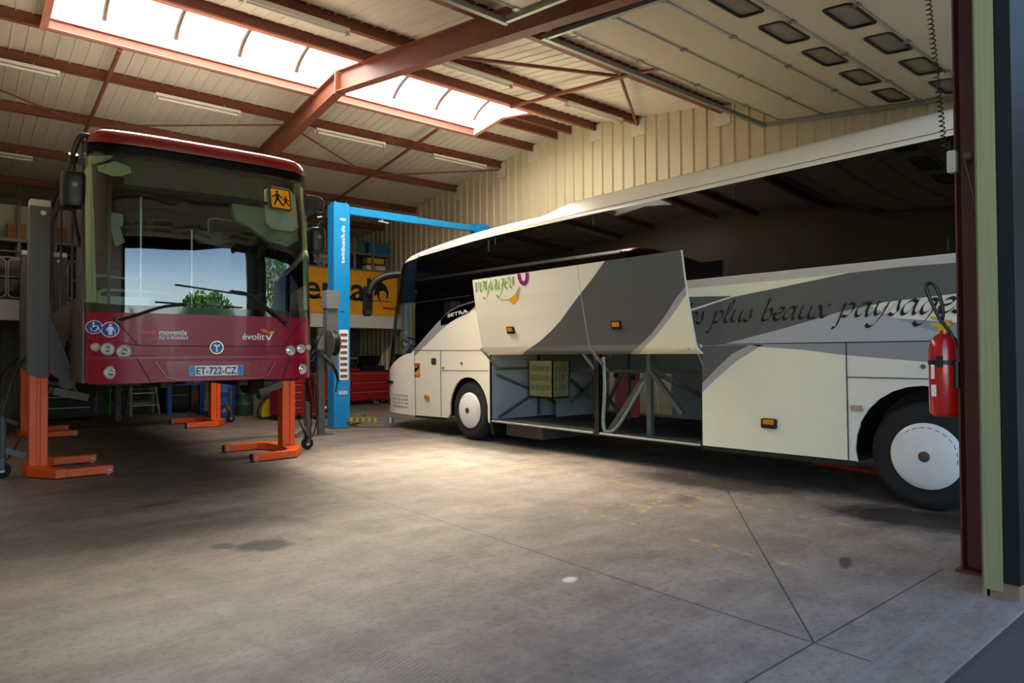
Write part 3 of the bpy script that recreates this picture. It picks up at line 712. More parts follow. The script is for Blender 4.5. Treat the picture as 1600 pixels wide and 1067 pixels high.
mb = MB(); mb.tube(smooth_path([(7.13, 6.5, 1.45), (7.12, 6.47, 1.0), (7.12, 6.5, .5), (7.14, 6.42, .41), (7.2, 6.3, .5), (7.25, 6.0, .95), (7.3, 5.86, 1.2)], 5), .026, 8); cb_(mb, 'locking_bar', STEEL, smooth=True)
mb = MB(); mb.tube([(7.11, 9.0, .375), (7.11, 6.68, .375)], .018, 8); mb.tube([(7.11, 6.56, .375), (7.11, 4.9, .375)], .018, 8); cb_(mb, 'sill_rail', STEEL)
mb = MB(); mb.box(7.105, 7.13, 4.86, 4.885, .37, 1.56); mb.box(7.105, 7.13, 9.03, 9.05, .34, 1.56); mb.box(7.105, 7.15, 4.86, 9.05, 1.54, 1.575); cb_(mb, 'bay_seal', BLACK)
# bay flaps swung up and out
def flap_map(u, v, o=0):       # v 0 at the lower lip .. 1.22 at the top
    x = 6.66+.13*max(0, 1-v/1.22)**1.5 + (.10*max(0, (.12-v)/.12)**2)
    return (x+o, u-.015*(1-v/1.22)*8, 1.49+v)
FV = [.02, .05, .08, .12, .3, .6, .9]
for u0, u1, dk in ((6.545, 8.93, 0), (4.84, 6.53, 1)):
    fl = MB().poly([(u0, 0), (u1, 0), (u1, 1.22), (u0, 1.22)], flap_map, .035, cv=FV, cu=[u0+.5, u0+1]).build('luggage_flap', CREAM if 0 else WHITE_PAINT, coach, world=True)
    off = Vector(coach.location)
    def part_on(mb, name, mat):
        mb.v = [tuple(Vector(p)-off) for p in mb.v]; return mb.build(name, mat, fl)
    def cl(pl_): # clip outline to this flap
        out = []; inside = lambda p: u0 <= p[0] <= u1
        def cut(pts, val, keep):
            res = []
            for i in range(len(pts)):
                a, b = pts[i-1], pts[i]
                ka, kb = keep(a), keep(b)
                if ka != kb:
                    t = (val-a[0])/(b[0]-a[0]); res.append((val, a[1]+t*(b[1]-a[1])))
                if kb: res.append(b)
            return res
        pts = cut(list(pl_), u0, lambda p: p[0] >= u0-1e-9); return cut(pts, u1, lambda p: p[0] <= u1+1e-9) if pts else []
    dark = [(6.03, 1.22), (6.3, 1.0), (6.55, .82), (6.78, .65), (7.0, .48), (7.25, .33), (7.5, .2), (7.75, .1), (8.08, .0), (5.93, 0), (5.7, .09), (5.45, .25), (5.2, .46), (5.0, .66), (4.84, .79), (4.84, 1.22)]
    mauv = [(4.84, .79), (5.0, .66), (5.2, .46), (5.45, .25), (5.7, .09), (5.93, 0), (5.78, 0), (5.6, .08), (5.36, .24), (5.12, .44), (4.95, .59), (4.84, .70)]
    crm = [(4.84, .70), (4.95, .59), (5.12, .44), (5.36, .24), (5.6, .08), (5.78, 0), (4.84, 0)]
    for nm, pl_, mt in (('livery_wave', dark, DKGREY), ('livery_edge', mauv, MAUVE), ('livery_field', crm, CREAM)):
        c_ = cl(pl_)
        if len(c_) > 2: part_on(MB().poly(c_, lambda u, v, o: flap_map(u, v, -.003+o), .004, cv=FV), nm, mt)
    uc = 8.12 if not dk else 5.98
    part_on(MB().poly(rrect(uc-.08, uc+.08, .32, .43, .02), lambda u, v, o: flap_map(u, v, -.03+o), .03), 'marker_housing', BLACK)
    part_on(MB().poly(rrect(uc-.06, uc+.06, .355, .415, .01), lambda u, v, o: flap_map(u, v, -.036+o), .01), 'marker_lens', AMBER)
    if not dk:
        mb = MB(); script_on(mb, 'voyages', .155, lambda u, v, o: flap_map(8.9-u, 1.02+v+.005*u, -.004+o), 1.0, nib=(.06, .05), slant=.3)
        GREEN = M('voyages_green_print', '6da22a', .4, var=.05)
        mb2 = smooth_path([(8.3, .93, 0), (8.25, .86, 0), (8.12, .84, 0), (7.98, .87, 0), (7.86, .94, 0), (7.76, 1.0, 0)], 6)
        for a, b in zip(mb2[:-1], mb2[1:]): mb.add([flap_map(a.x, a.y-.005, -.004), flap_map(b.x, b.y-.005, -.004), flap_map(b.x, b.y+.005, -.004), flap_map(a.x, a.y+.005, -.004)], [(0, 1, 2, 3)])
        part_on(mb, 'voyages_lettering', GREEN)
        ring = [(7.67+.125*math.cos(t), 1.18+.15*math.sin(t)) for t in [PI*(1+i/16) for i in range(17)]]
        inn = [(7.67+.055*math.cos(t), 1.18+.09*math.sin(t)) for t in [PI*(2-i/12) for i in range(13)]]
        part_on(MB().poly([(7.545, 1.215)]+ring+[(7.795, 1.215), (7.725, 1.215)]+inn+[(7.615, 1.215)], lambda u, v, o: flap_map(u, v, -.004+o), .004), 'purple_emblem', M('emblem_purple', '7d1565', .4))
        tagp = [(8.06, .83), (7.9, .91), (7.85, .9), (7.83, .85), (7.98, .76)]
        mb = MB().poly(tagp, lambda u, v, o: flap_map(u, v, -.004+o), .004); mb.tube([flap_map(a, b, -.003) for a, b in ((7.88, .89), (7.83, .97), (7.78, 1.03))], .004, 4); mb.tube([flap_map(a, b, -.003) for a, b in ((7.84, .87), (7.8, .96), (7.78, 1.03))], .004, 4)
        part_on(mb, 'luggage_tag_print', M('tag_yellow_print', 'd99e0e', .4))
    else:
        mb = MB(); mb.tube([(6.8, 4.85, 1.55), (6.95, 4.82, 1.5), (7.08, 4.84, 1.36)], .012, 6); mb.tube([(6.82, 4.86, 1.7), (7.0, 4.85, 1.6), (7.12, 4.86, 1.5)], .014, 6)
        part_on(mb, 'flap_arm', STEEL)
mb = MB()
for y in (8.95, 6.72, 6.5): mb.bar((6.84, y, 1.6), (7.2, y-.02, 1.25), .025, .035); mb.cyl((6.85, y-.03, 1.9), (7.25, y-.03, 1.45), .012, seg=8)
cb_(mb, 'flap_arm', STEEL)
# livery on the flat side
def sd(u, v, o=0): return (XC-HA-.003+o, u, v)
def decal(name, pl_, mat): return cb_(MB().poly(pl_, sd, .004), name, mat)
Y0 = YREAR
decal('livery_belt', [(5.12, 2.3), (3.5, 2.3), (3.11, 2.315), (Y0, 2.33), (Y0, 2.395), (5.12, 2.395)], M('belt_stripe_paint', 'bdb5a8', .3, var=.03, coat=.3))
decal('livery_field', [(5.12, 2.2), (4.44, 2.165), (5.12, 2.02), (5.12, 1.995), (4.44, 2.155), (3.78, 2.23), (3.11, 2.312), (3.5, 2.3), (5.12, 2.3)], CREAM)
decal('livery_wave', [(5.12, 2.2), (5.12, 2.02), (4.44, 2.165)], DKGREY)
decal('livery_wave', [(5.12, 1.99), (4.44, 2.15), (3.78, 2.225), (3.11, 2.308), (2.6, 2.32), (1.4, 2.3), (.4, 2.2), (Y0, 2.05), (Y0, 1.98), (1.2, 2.05), (2.14, 2.03), (2.76, 1.99), (3.22, 1.91), (3.79, 1.77), (4.55, 1.605), (5.12, 1.605)], DKGREY)
decal('livery_shade', [(4.55, 1.605), (3.79, 1.77), (3.22, 1.91), (2.9, 1.965), (2.69, 1.83), (2.15, 1.62), (2.1, 1.605)], LTGREY)
decal('livery_shade', [(4.22, 1.59), (4.09, 1.565), (3.62, 1.53), (3.14, 1.47), (2.33, 1.4), (1.5, 1.34), (Y0, 1.3), (Y0, 1.595), (3.2, 1.595)], MIDGREY)
decal('livery_shade', [(2.69, 1.83), (2.15, 1.62), (2.1, 1.605), (Y0, 1.605), (Y0, 1.62), (1.3, 1.66), (2.1, 1.76)], MIDGREY)
decal('livery_wave', [(4.865, 1.13), (4.67, 1.31), (4.45, 1.49), (4.22, 1.59), (4.865, 1.59)], DKGREY)
decal('livery_edge', [(4.865, 1.13), (4.67, 1.31), (4.45, 1.49), (4.22, 1.59), (4.06, 1.59), (4.4, 1.4), (4.67, 1.19), (4.865, 1.02)], MAUVE)
decal('livery_field', [(4.865, 1.02), (4.67, 1.19), (4.4, 1.4), (4.1, 1.565), (3.62, 1.53), (3.15, 1.475), (3.15, .40), (4.865, .38)], CREAM)
mb = MB(); script_on(mb, 'les plus beaux paysages', .135, lambda u, v, o: (XC-HA-.008+o, 5.16-u, 1.86+v), 3.08, nib=(.075, .10), slant=.38)
cb_(mb, 'slogan_lettering', M('slogan_black_print', '0b0b0c', .5))
gp = MB()
for a, b in (((4.86, 1.6), (Y0, 1.6)), ((3.14, 1.6), (3.13, .39)), ((3.13, 1.245), (Y0, 1.245)), ((11.42, 1.58), (9.05, 1.56)), ((11.41, 1.58), (11.37, .31)), ((10.51, 1.56), (10.49, .34)), ((10.5, 1.2), (9.06, 1.22))):
    d = .005 if a[0] != b[0] and abs(a[0]-b[0]) > .3 else 0
    gp.add([(XC-HA-.008, a[0]-(.006 if not d else 0), a[1]-d), (XC-HA-.008, a[0]+(.006 if not d else 0), a[1]+d), (XC-HA-.008, b[0]+(.006 if not d else 0), b[1]+d), (XC-HA-.008, b[0]-(.006 if not d else 0), b[1]-d)], [(0, 1, 2, 3)])
cb_(gp, 'panel_gap', GAP)
decal('skirt_strip', [(Y0, .4), (1.8, .4), (1.8, .34), (Y0, .34)], BLACK); decal('skirt_strip', [(3.05, .4), (4.86, .38), (4.86, .33), (3.05, .34)], BLACK); decal('skirt_strip', [(10.3, .345), (11.4, .318), (11.4, .28), (10.3, .3)], BLACK)
decal('swoosh_panel', [(11.42, 1.6), (11.0, 1.86), (10.65, 2.07), (10.3, 2.24), (9.95, 2.34), (9.47, 2.4), (9.0, 2.41), (9.0, 2.3), (9.6, 2.27), (10.1, 2.12), (10.5, 1.95), (11.0, 1.69), (11.42, 1.47)], MIDGREY)
sw_ = decal('badge_panel', [(10.5, 2.15), (10.25, 2.29), (9.95, 2.37), (9.5, 2.43), (9.3, 2.43), (9.4, 2.36), (9.6, 2.24), (10.0, 2.14), (10.3, 2.05), (10.5, 2.03)], M('badge_panel_grey', '4b4a49', .3, coat=.4))
mb = MB(); text_on(mb, 'SETRA', .12, lambda u, v, o: (XC-HA-.012+o, 10.27-u, 2.17+v*.75+u*.10), .004, width=.62, bold=.002)
cb_(mb, 'badge_lettering', M('badge_silver', 'c9c9c6', .4))
mb = MB(); rp_ = random.Random(11)
for i, words in enumerate(((1, 1, 1, 9), (5, 2, 10), (3, 2, 2, 2, 2, 2), (18,))):
    u = 11.98; cw = .42/(sum(words)+len(words)-1)
    for w in words:
        for k in range(w):
            h = .045*rp_.uniform(.75, 1); mb.poly([(u, .66-.075*i), (u-cw*.62, .66-.075*i), (u-cw*.62, .66-.075*i+h), (u, .66-.075*i+h)], lambda a, b, o: cmap(a, b, -.004+o), .004); u -= cw
        u -= cw
cb_(mb, 'operator_lettering', M('operator_grey_print', '8f8b85', .6))
st = decal('warning_sticker', [(11.42, 1.06), (11.22, 1.06), (11.22, 1.33), (11.42, 1.33)], M('sticker_red', 'b3472b', .5))
decal2 = lambda name, pl_, mat: cb_(MB().poly(pl_, lambda u, v, o: sd(u, v, o-.003), .004), name, mat)
decal2('sticker_panel', [(11.405, 1.09), (11.235, 1.09), (11.235, 1.27), (11.405, 1.27)], M('sticker_yellow', 'c79426', .5))
decal2('sticker_print', [(11.4, 1.16), (11.3, 1.19), (11.24, 1.27), (11.28, 1.29), (11.33, 1.24), (11.4, 1.25)], BLACK)
cb_(MB().poly(rrect(10.66, 10.82, 1.31, 1.43, .03), lambda u, v, o: sd(u, v, o-.004), .006), 'fuel_latch', M('latch_dark', '3b3a37', .5))
cb_(MB().poly(rrect(10.89, 11.03, .645, .735, .03), lambda u, v, o: sd(u, v, o-.03), .03), 'side_lamp', AMBER, bevel=.008)
mk = cb_(MB().poly(rrect(3.9, 4.08, .655, .765, .02), lambda u, v, o: sd(u, v, o-.03), .03), 'marker_housing', BLACK)
cb_(MB().poly(rrect(3.925, 4.055, .7, .755, .01), lambda u, v, o: sd(u, v, o-.036), .01), 'marker_lens', AMBER)
cb_(MB().poly(rrect(2.97, 3.1, .905, .965, .02), lambda u, v, o: sd(u, v, o-.02), .02), 'door_handle', CHROME, bevel=.006)
mb = MB()
for y, z in ((2.43, 1.36), (9.85, 1.34), (10.42, 1.25)): mb.cyl((XC-HA-.012, y, z), (XC-HA+.01, y, z), .022, seg=14)
cb_(mb, 'panel_lock', M('lock_chrome', '77756f', .3, .9))
# wheel arches, wheels
for yc, r in ((RA, .65), (FA, .59)):
    for xs, sg in ((XC-HA, 1), (XC+HA, -1)):
        mb = MB(); pts = [(yc-r*math.cos(a*PI/16), .5+r*math.sin(a*PI/16)) for a in range(17)]
        v = [(xs+sg*o, y, z) for o in (.01, .55) for y, z in [(yc-r, .38)]+pts+[(yc+r, .38)]]
        k = len(pts)+2; mb.add(v, [(i, i+1, k+i+1, k+i) for i in range(k-1)]); mb.add([(xs+sg*.55, y, z) for y, z in [(yc-r, .38)]+pts+[(yc+r, .38)]], [tuple(range(k))])
        cb_(mb, 'wheel_arch', BLACK, recalc=False)
def coach_wheel(x, y, sg, cover=True):
    w = MB().lathe([(.28, .0), (.33, .02), (.40, .0), (.47, .012), (.505, .05), (.515, .09), (.515, .22), (.50, .26), (.44, .28), (.30, .28), (.28, .2)], (0, 0, 0), 'x', 40)
    w.v = [(x+sg*p[0], y+p[1], .515+p[2]) for p in w.v]; o = cb_(w, 'tyre', RUBBER, smooth=True)
    off = Vector(coach.location)
    def sub(prof, name, mat):
        m = MB().lathe(prof, (0, 0, 0), 'x', 40); m.v = [tuple(Vector((x+sg*p[0], y+p[1], .515+p[2]))-off) for p in m.v]; return m.build(name, mat, o, smooth=True)
    if cover:
        sub([(.315, .03), (.312, .0), (.295, -.012), (.25, -.024), (.16, -.038), (.08, -.045), (0, -.046)], 'wheel_cover', M('wheel_cover_white', 'dcd9d2', .3, var=.04, coat=.3))
        sub([(.05, -.04), (.05, -.052), (.035, -.056), (0, -.056)], 'hub_badge', M('hub_badge_grey', '5c5b58', .35, .7, var=.3, scale=40))
        m = MB()
        for k in range(10):
            a = .9+k*.25; a2 = a+.16; rr = .268
            m.add([(x-sg*.022, y+rr*math.cos(t), .515+rr*math.sin(t)) for t in (a, a2)]+[(x-sg*.022, y+(rr+.006)*math.cos(t), .515+(rr+.006)*math.sin(t)) for t in (a2, a)], [(0, 1, 2, 3)])
        m.v = [tuple(Vector(p)-off) for p in m.v]; m.build('vent_slot', GAP, o)
    else: sub([(.29, .05), (.2, .1), (.12, .1), (.1, .02), (0, .02)], 'rim', STEEL)
coach_wheel(7.125, RA, 1); coach_wheel(7.125, FA, 1); coach_wheel(2*XC-7.125, RA, -1, 0); coach_wheel(2*XC-7.125, FA, -1, 0)
mb = MB(); mb.cyl((7.4, RA, .515), (9.3, RA, .515), .12); mb.cyl((7.4, FA, .515), (9.3, FA, .515), .09); cb_(mb, 'axle', DARKMETAL)
mb = MB(); mb.poly([(9.12, .42), (9.05, .14), (9.0, .14), (9.02, .42)], lambda u, v, o: (7.14+o, u, v), .3); cb_(mb, 'mud_flap', BLACK)
cb_(MB().box(7.3, 8.2, 7.95, 8.85, .14, .36), 'underfloor_tank', M('tank_brown_grey', '4d463b', .6, var=.2))
# mirror arm on the near front corner
mb = MB(); path = smooth_path([(7.55, 12.35, 3.2), (7.25, 12.65, 3.17), (7.05, 12.8, 3.07), (6.95, 12.87, 2.92), (6.91, 12.9, 2.78)], 6)
mb.tube(path, .075, 10); ma = cb_(mb, 'mirror_arm', BLACK, smooth=True)
cb_(MB().poly(rrect(-.115, .115, -.29, .36, .09), lambda u, v, o: (6.9+u*.95-.06*(v+.3)*-.5, 12.9+u*.35+o, 2.6+v), .12), 'mirror_housing', BLACK, bevel=.025)
cb_(MB().poly(rrect(-.085, .085, -.24, -.1, .05), lambda u, v, o: (6.9+u*.95-.06*(v+.3)*-.5, 12.895+u*.35+o, 2.6+v), .008), 'wide_angle_mirror', CHROME)
# seat shapes behind the dark glass are not visible; crates and ramps lying in the bays
cr = thing('plastic_crate', 'olive plastic crate with slotted side hung in the luggage bay next to the front wheel', 'crate', (8.0, 8.55, .76))
CRM = M('crate_olive_plastic', '8e8a5c', .5, var=.06)
def crate_side(u0, u1, fn, name='side_panel'):
    holes = []
    for r_ in range(3):
        z0 = .12+r_*.16
        holes += [rrect(u0+.05+i*.055, u0+.05+i*.055+.03, z0, z0+.1, .01, 2) for i in range(int((u1-u0-.1)/.055))]
    MB().poly([(u0, 0), (u1, 0), (u1, .62), (u0, .62)], fn, .02, holes=holes).build(name, CRM, cr)
crate_side(-.3, .3, lambda u, v, o: (-.2+o, u, v+.0)); crate_side(-.3, .3, lambda u, v, o: (.2-o, u, v))
crate_side(-.2, .2, lambda u, v, o: (u, -.3+o, v)); crate_side(-.2, .2, lambda u, v, o: (u, .3-o, v))
MB().box(-.2, .2, -.3, .3, 0, .02).build('base', CRM, cr)
rp = thing('access_ramp', 'pink red perforated board leaning in the luggage bay', 'board', (8.85, 7.72, .41))
RM = M('ramp_pink_red', 'b5605c', .5, var=.08)
holes = []
for i in range(4):
    for j in range(8):
        if j < 7 or i % 2: holes.append(arc(-.19+i*.125+(.03 if j % 2 else -.03), .1+j*.09, .014, 0, 360, 6)[:-1])
MB().poly(rrect(-.26, .26, 0, .82, .05), lambda u, v, o: (.2-.15*v/.8+o, u-.3*v*.55, v), .03, holes=holes).build('perforated_board', RM, rp)
mb = MB(); mb.box(-.02, .06, -.3, -.22, .65, .72); mb.box(-.02, .06, .02, .1, .68, .75); mb.build('grip', BLACK, rp)
jk = thing('trolley_jack', 'red trolley jack lying under the coach ahead of its rear wheel', 'jack', (8.0, 2.75, 0))
JR = M('jack_red', 'b01c16', .4, var=.1)
mb = MB(); mb.poly([(-.35, .05), (.3, .05), (.3, .12), (-.1, .16), (-.35, .12)], lambda u, v, o: (o-.14, u, v), .03); mb.poly([(-.35, .05), (.3, .05), (.3, .12), (-.1, .16), (-.35, .12)], lambda u, v, o: (o+.11, u, v), .03); mb.build('frame', JR, jk)
MB().cyl((0, -.1, .14), (-.1, 1.15, .2), .02, seg=10).build('handle', JR, jk)
mb = MB(); mb.cyl((0, -.25, .12), (0, -.25, .2), .05); mb.bar((0, .2, .1), (0, -.25, .16), .08, .04); mb.build('lift_arm', STEEL, jk)
for yy in (-.3, .25):
    for xx in (-.17, .17): MB().cyl((xx-.02, yy, .05), (xx+.02, yy, .05), .05, seg=14).build('wheel', BLACK, jk)

# ------------------------------------------------------------------ red bus standing on the column lifts
bus = thing('bus', 'crimson bus raised on four orange column lifts, school sign behind its windscreen', 'bus', (2.50, 8.55, 0), math.radians(-2.5))
BA, BB, BN = 1.30, .5, 4
def blean(z):
    if z < 2.75: return 0.0
    return .2*min(1.0, (z-2.75)/1.05)**1.7
def bf(x, z, o=0):
    t = max(0.0, 1-abs(min(1, abs(x/BA)))**BN)
    return (x, BB*(1-t**(1/BN))+blean(z)+o, z)
XCUT = [s_*v for v in (.2, .45, .65, .8, .92, 1.02, 1.1, 1.16, 1.21, 1.245) for s_ in (-1, 1)]
XE = 1.281; YE = bf(XE, 1)[1]
def bp(name, poly_, mat, off=0, th=.02, parent=None, holes=(), cv=(), smooth=True, **k):
    return MB().poly(poly_, lambda u, v, o: bf(u, v, o+off), th, holes=holes, cu=XCUT, cv=cv).build(name, mat, parent or bus, smooth=smooth, **k)
ZB, ZT = 1.2, 4.09
# front skin
bp('front_panel', [(-XE, 1.49), (XE, 1.49), (XE, 1.985), (-XE, 1.985)], BUSRED, 0, .03)
bp('bumper', [(-XE, ZB+.02), (-XE+.05, ZB-.01), (-.62, ZB-.005), (-.6, ZB), (.76, ZB), (.8, ZB-.005), (XE-.05, ZB), (XE, ZB+.03), (XE, 1.47), (.86, 1.47), (-.72, 1.47), (-XE, 1.47)], BUSRED, -.015, .05, bevel=.008)
bp('bumper_step', [(-XE, 1.468), (XE, 1.468), (XE, 1.495), (-XE, 1.495)], M('bumper_ledge_red', '8e1430', .3, coat=.2), -.022, .05)
bp('plate_recess', [(-.52, 1.435), (-.47, 1.24), (.62, 1.24), (.7, 1.435)], M('bumper_centre_red', '860c2a', .3, var=.05, coat=.15), -.02, .012)
mb = MB()
def bstrip(pts, w, off=-.004):
    for (a, b) in zip(pts[:-1], pts[1:]):
        n = max(1, int(math.hypot(b[0]-a[0], b[1]-a[1])/.15)); d = Vector((b[0]-a[0], b[1]-a[1])).normalized(); nx, nz = -d.y*w/2, d.x*w/2
        for i in range(n):
            p = [a[0]+(b[0]-a[0])*i/n, a[1]+(b[1]-a[1])*i/n]; q = [a[0]+(b[0]-a[0])*(i+1)/n, a[1]+(b[1]-a[1])*(i+1)/n]
            mb.add([bf(p[0]+nx, p[1]+nz, off), bf(q[0]+nx, q[1]+nz, off), bf(q[0]-nx, q[1]-nz, off), bf(p[0]-nx, p[1]-nz, off)], [(0, 1, 2, 3)])
bstrip([(-1.02, 1.93), (-.96, 1.84), (-.79, 1.62), (-.6, 1.615), (.85, 1.61), (1.0, 1.8), (1.12, 1.94)], .012)
bstrip([(-1.27, 1.72), (-1.15, 1.69), (-.79, 1.62)], .01); bstrip([(1.24, 1.66), (1.1, 1.65), (.85, 1.61)], .01)
bstrip([(-.80, 1.47), (-.66, 1.2)], .014, -.02); bstrip([(.94, 1.47), (.84, 1.2)], .014, -.02)
bstrip([(-1.24, 1.68), (-1.2, 1.52), (-1.0, 1.50), (-.6, 1.5)], .008)
mb.build('panel_gap', M('bus_panel_gap', '2a040b', .6), bus, recalc=False)
mb = MB(); bstrip([(-.62, 1.435), (-.50, 1.255), (-.4, 1.225), (.56, 1.225), (.64, 1.25), (.74, 1.42)], .012, -.036); mb.build('bumper_crease', M('bumper_crease_light', 'a84a5c', .3, coat=.4), bus, recalc=False)
mb = MB(); mb.tube([bf(.5+.055*math.cos(t*PI/12), 1.36+.055*math.sin(t*PI/12), -.02) for t in range(24)], .004, 5, True); mb.build('tow_eye_cap', BUSRED, bus)
# windscreen
wsp = [(-XE, 2.0), (XE, 2.0), (XE, 3.86), (-XE, 3.86)]
bp('windscreen', [(-XE, 2.06), (XE, 2.06), (XE, 3.84), (-XE, 3.84)], GLASS_BUS, .0, 0, cv=(2.4, 2.8, 3.2, 3.62))
bp('windscreen_border', [(-XE, 1.985), (XE, 1.985), (XE, 2.085), (.9, 2.07), (-.9, 2.07), (-XE, 2.09)], BLACK_GLOSS, -.003, .012)
bp('windscreen_border', [(-XE, 3.80), (XE, 3.80), (XE, 3.93), (-XE, 3.93)], M('frit_black', '040404', .3, spec=.15), -.003, .02, cv=(3.85,))
# roof fairing
fr = [(0, 3.92, -.03), (0, 3.97, -.035), (0, 4.02, -.025), (0, 4.06, .0), (0, 4.09, .05), (0, 4.11, .16), (0, 4.12, .4)]
mb = MB()
def fair(i, w):
    x = -BA+2*BA*i; d = max(0, abs(x)-1.08)/.22; z = fr[w][1]-(4.0-3.9)*0 - (.12*d*d if w > 0 else 0)*(w/6)**.5; xx = max(-XE, min(XE, x)); p = bf(xx, 3.7, 0)
    return (xx*(1.0 if w < 4 else 1-.006*(w-3)), p[1]+fr[w][2], z)
n_ = 40; mb.add([fair(i/n_, w) for i in range(n_+1) for w in range(7)], [(i*7+w, (i+1)*7+w, (i+1)*7+w+1, i*7+w+1) for i in range(n_) for w in range(6)])
mb.build('roof_fairing', ROOFRED, bus, smooth=True)
mb = MB()
for x in (-1.02, 1.02): mb.cyl(bf(x, 4.0, -.05), bf(x, 4.0, 0), .02, seg=10)
mb.build('marker_lamp', M('marker_lamp_clear', 'cf9a86', .3, coat=.5), bus)
# body sides, roof, rear, floor
BL = 9.0
for s_ in (-1, 1):
    fn = lambda u, v, o, s_=s_: (s_*(BA-o), u, v)
    wh = [(1.7, 2.15), (1.7, 3.75), (9.7, 3.75), (9.7, 2.15)]
    out = [(YE, ZB), (1.62, ZB)]+[(2.15-.55*math.cos(a*PI/10), ZB+.52*math.sin(a*PI/10)) for a in range(1, 10)]+[(2.7, ZB), (6.7, ZB)]+[(7.25-.55*math.cos(a*PI/10), ZB+.52*math.sin(a*PI/10)) for a in range(1, 10)]+[(7.8, ZB), (BL, ZB), (BL, 3.95), (YE+.22, 3.95), (YE+.22, 3.6), (YE, 2.0)]
    holes = [[(a, 2.2), (b, 2.2), (b, 3.75), (a, 3.75)] for a, b in ((1.0, 1.6), (1.7, 3.3), (3.4, 5.0), (5.1, 6.7), (6.8, 8.4), (8.5, 8.85))]
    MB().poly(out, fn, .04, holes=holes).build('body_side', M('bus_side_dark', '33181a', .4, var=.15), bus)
    MB().poly([(.95, 2.15), (8.9, 2.15), (8.9, 3.8), (.95, 3.8)], lambda u, v, o, s_=s_: (s_*(BA-.012-o), u, v), .006).build('side_window_band', GLASS_SIDE, bus)
mb = MB(); prf = [(-BA, 3.93), (-BA+.03, 4.02), (-BA+.12, 4.08), (-.8, 4.12), (0, 4.14), (.8, 4.12), (BA-.12, 4.08), (BA-.03, 4.02), (BA, 3.93)]
mb.add([(x, y, z) for y in (YE+.4, BL) for x, z in prf], [(i, i+1, 10+i, 9+i) for i in range(8)])
mb.build('roof', M('bus_roof_pale', 'b9b5ae', .4), bus, smooth=True, recalc=False)
MB().box(-BA+.04, BA-.04, .75, BL-.1, 3.86, 3.9).build('interior_ceiling', M('bus_ceiling_lining', '5c5f58', .6), bus)
MB().box(-BA+.02, BA-.02, BL-.05, BL, ZB, 4.0).build('rear_panel', BUSRED, bus)
MB().box(-BA+.05, BA-.05, .6, BL-.05, 1.5, 1.62).build('interior_floor', M('bus_floor_grey', '3a3a38', .7), bus)
mb = MB(); mb.box(-.95, .95, .35, BL-.2, 1.22, 1.5); mb.box(-.5, -.38, .3, BL-.4, 1.12, 1.24); mb.box(.38, .5, .3, BL-.4, 1.12, 1.24); mb.box(-.3, .4, 4, 5.2, 1.0, 1.25); mb.cyl((-1, 2.15, 1.36), (1, 2.15, 1.36), .08); mb.cyl((-1, 7.25, 1.36), (1, 7.25, 1.36), .1)
mb.box(-1.1, -.7, .3, .9, 1.16, 1.3); mb.box(.7, 1.15, .3, .9, 1.16, 1.3); mb.build('chassis', DARKMETAL, bus)
for x in (-1.12, 1.12):
    for y in (2.15, 7.25):
        sg = 1 if x < 0 else -1
        m = MB().lathe([(.26, .02), (.38, 0), (.44, .02), (.47, .07), (.47, .2), (.44, .25), (.28, .25)], (0, 0, 0), 'x', 32)
        m.v = [(x+sg*(p[0]-.12), y+p[1], 1.36+p[2]) for p in m.v]; t_ = m.build('tyre', RUBBER, bus, smooth=True)
        m = MB().lathe([(.27, .04), (.2, .1), (.12, .1), (.1, .0), (0, 0)], (0, 0, 0), 'x', 24); m.v = [(x+sg*(p[0]-.12), y+p[1], 1.36+p[2]) for p in m.v]; m.build('rim', STEEL, t_, smooth=True)
# lamps
def lamp(x, z, r, lens, name='headlight'):
    y = min(bf(x-r*.75, z)[1], bf(x+r*.75, z)[1])+.004
    m = MB().lathe([(r, .05), (r*1.0, -.008), (r*.86, -.012), (r*.82, .005)], (x, y, z), 'y', 24)
    o = m.build(name, M('lamp_bezel', 'bdb5b2', .25, .6), bus, smooth=True)
    MB().lathe([(r*.84, -.006), (r*.6, -.014), (0, -.018)], (x, y, z), 'y', 24).build('lens', lens, o, smooth=True)
    if r > .05: MB().lathe([(r*.45, -.016), (r*.3, -.024), (0, -.028)], (x, y, z), 'y', 16).build('reflector', CHROME, o, smooth=True)
LENS = M('lamp_lens', 'c9ccc9', .08, .5, var=.3, scale=40, coat=1.0); LENSW = M('lamp_lens_amber_clear', 'c9a98c', .15, .2, coat=1)
for x, z, r, l, nm in ((-1.19, 1.60, .05, LENSW, 'turn_signal'), (-1.08, 1.578, .07, LENS, 'headlight'), (-.925, 1.55, .075, LENS, 'headlight'), (-1.045, 1.318, .075, LENS, 'fog_light'),
                       (.955, 1.56, .065, LENS, 'headlight'), (1.105, 1.585, .06, LENS, 'headlight'), (1.225, 1.605, .04, LENSW, 'turn_signal'), (1.115, 1.32, .07, LENS, 'fog_light')):
    lamp(x, z, r, l, nm)
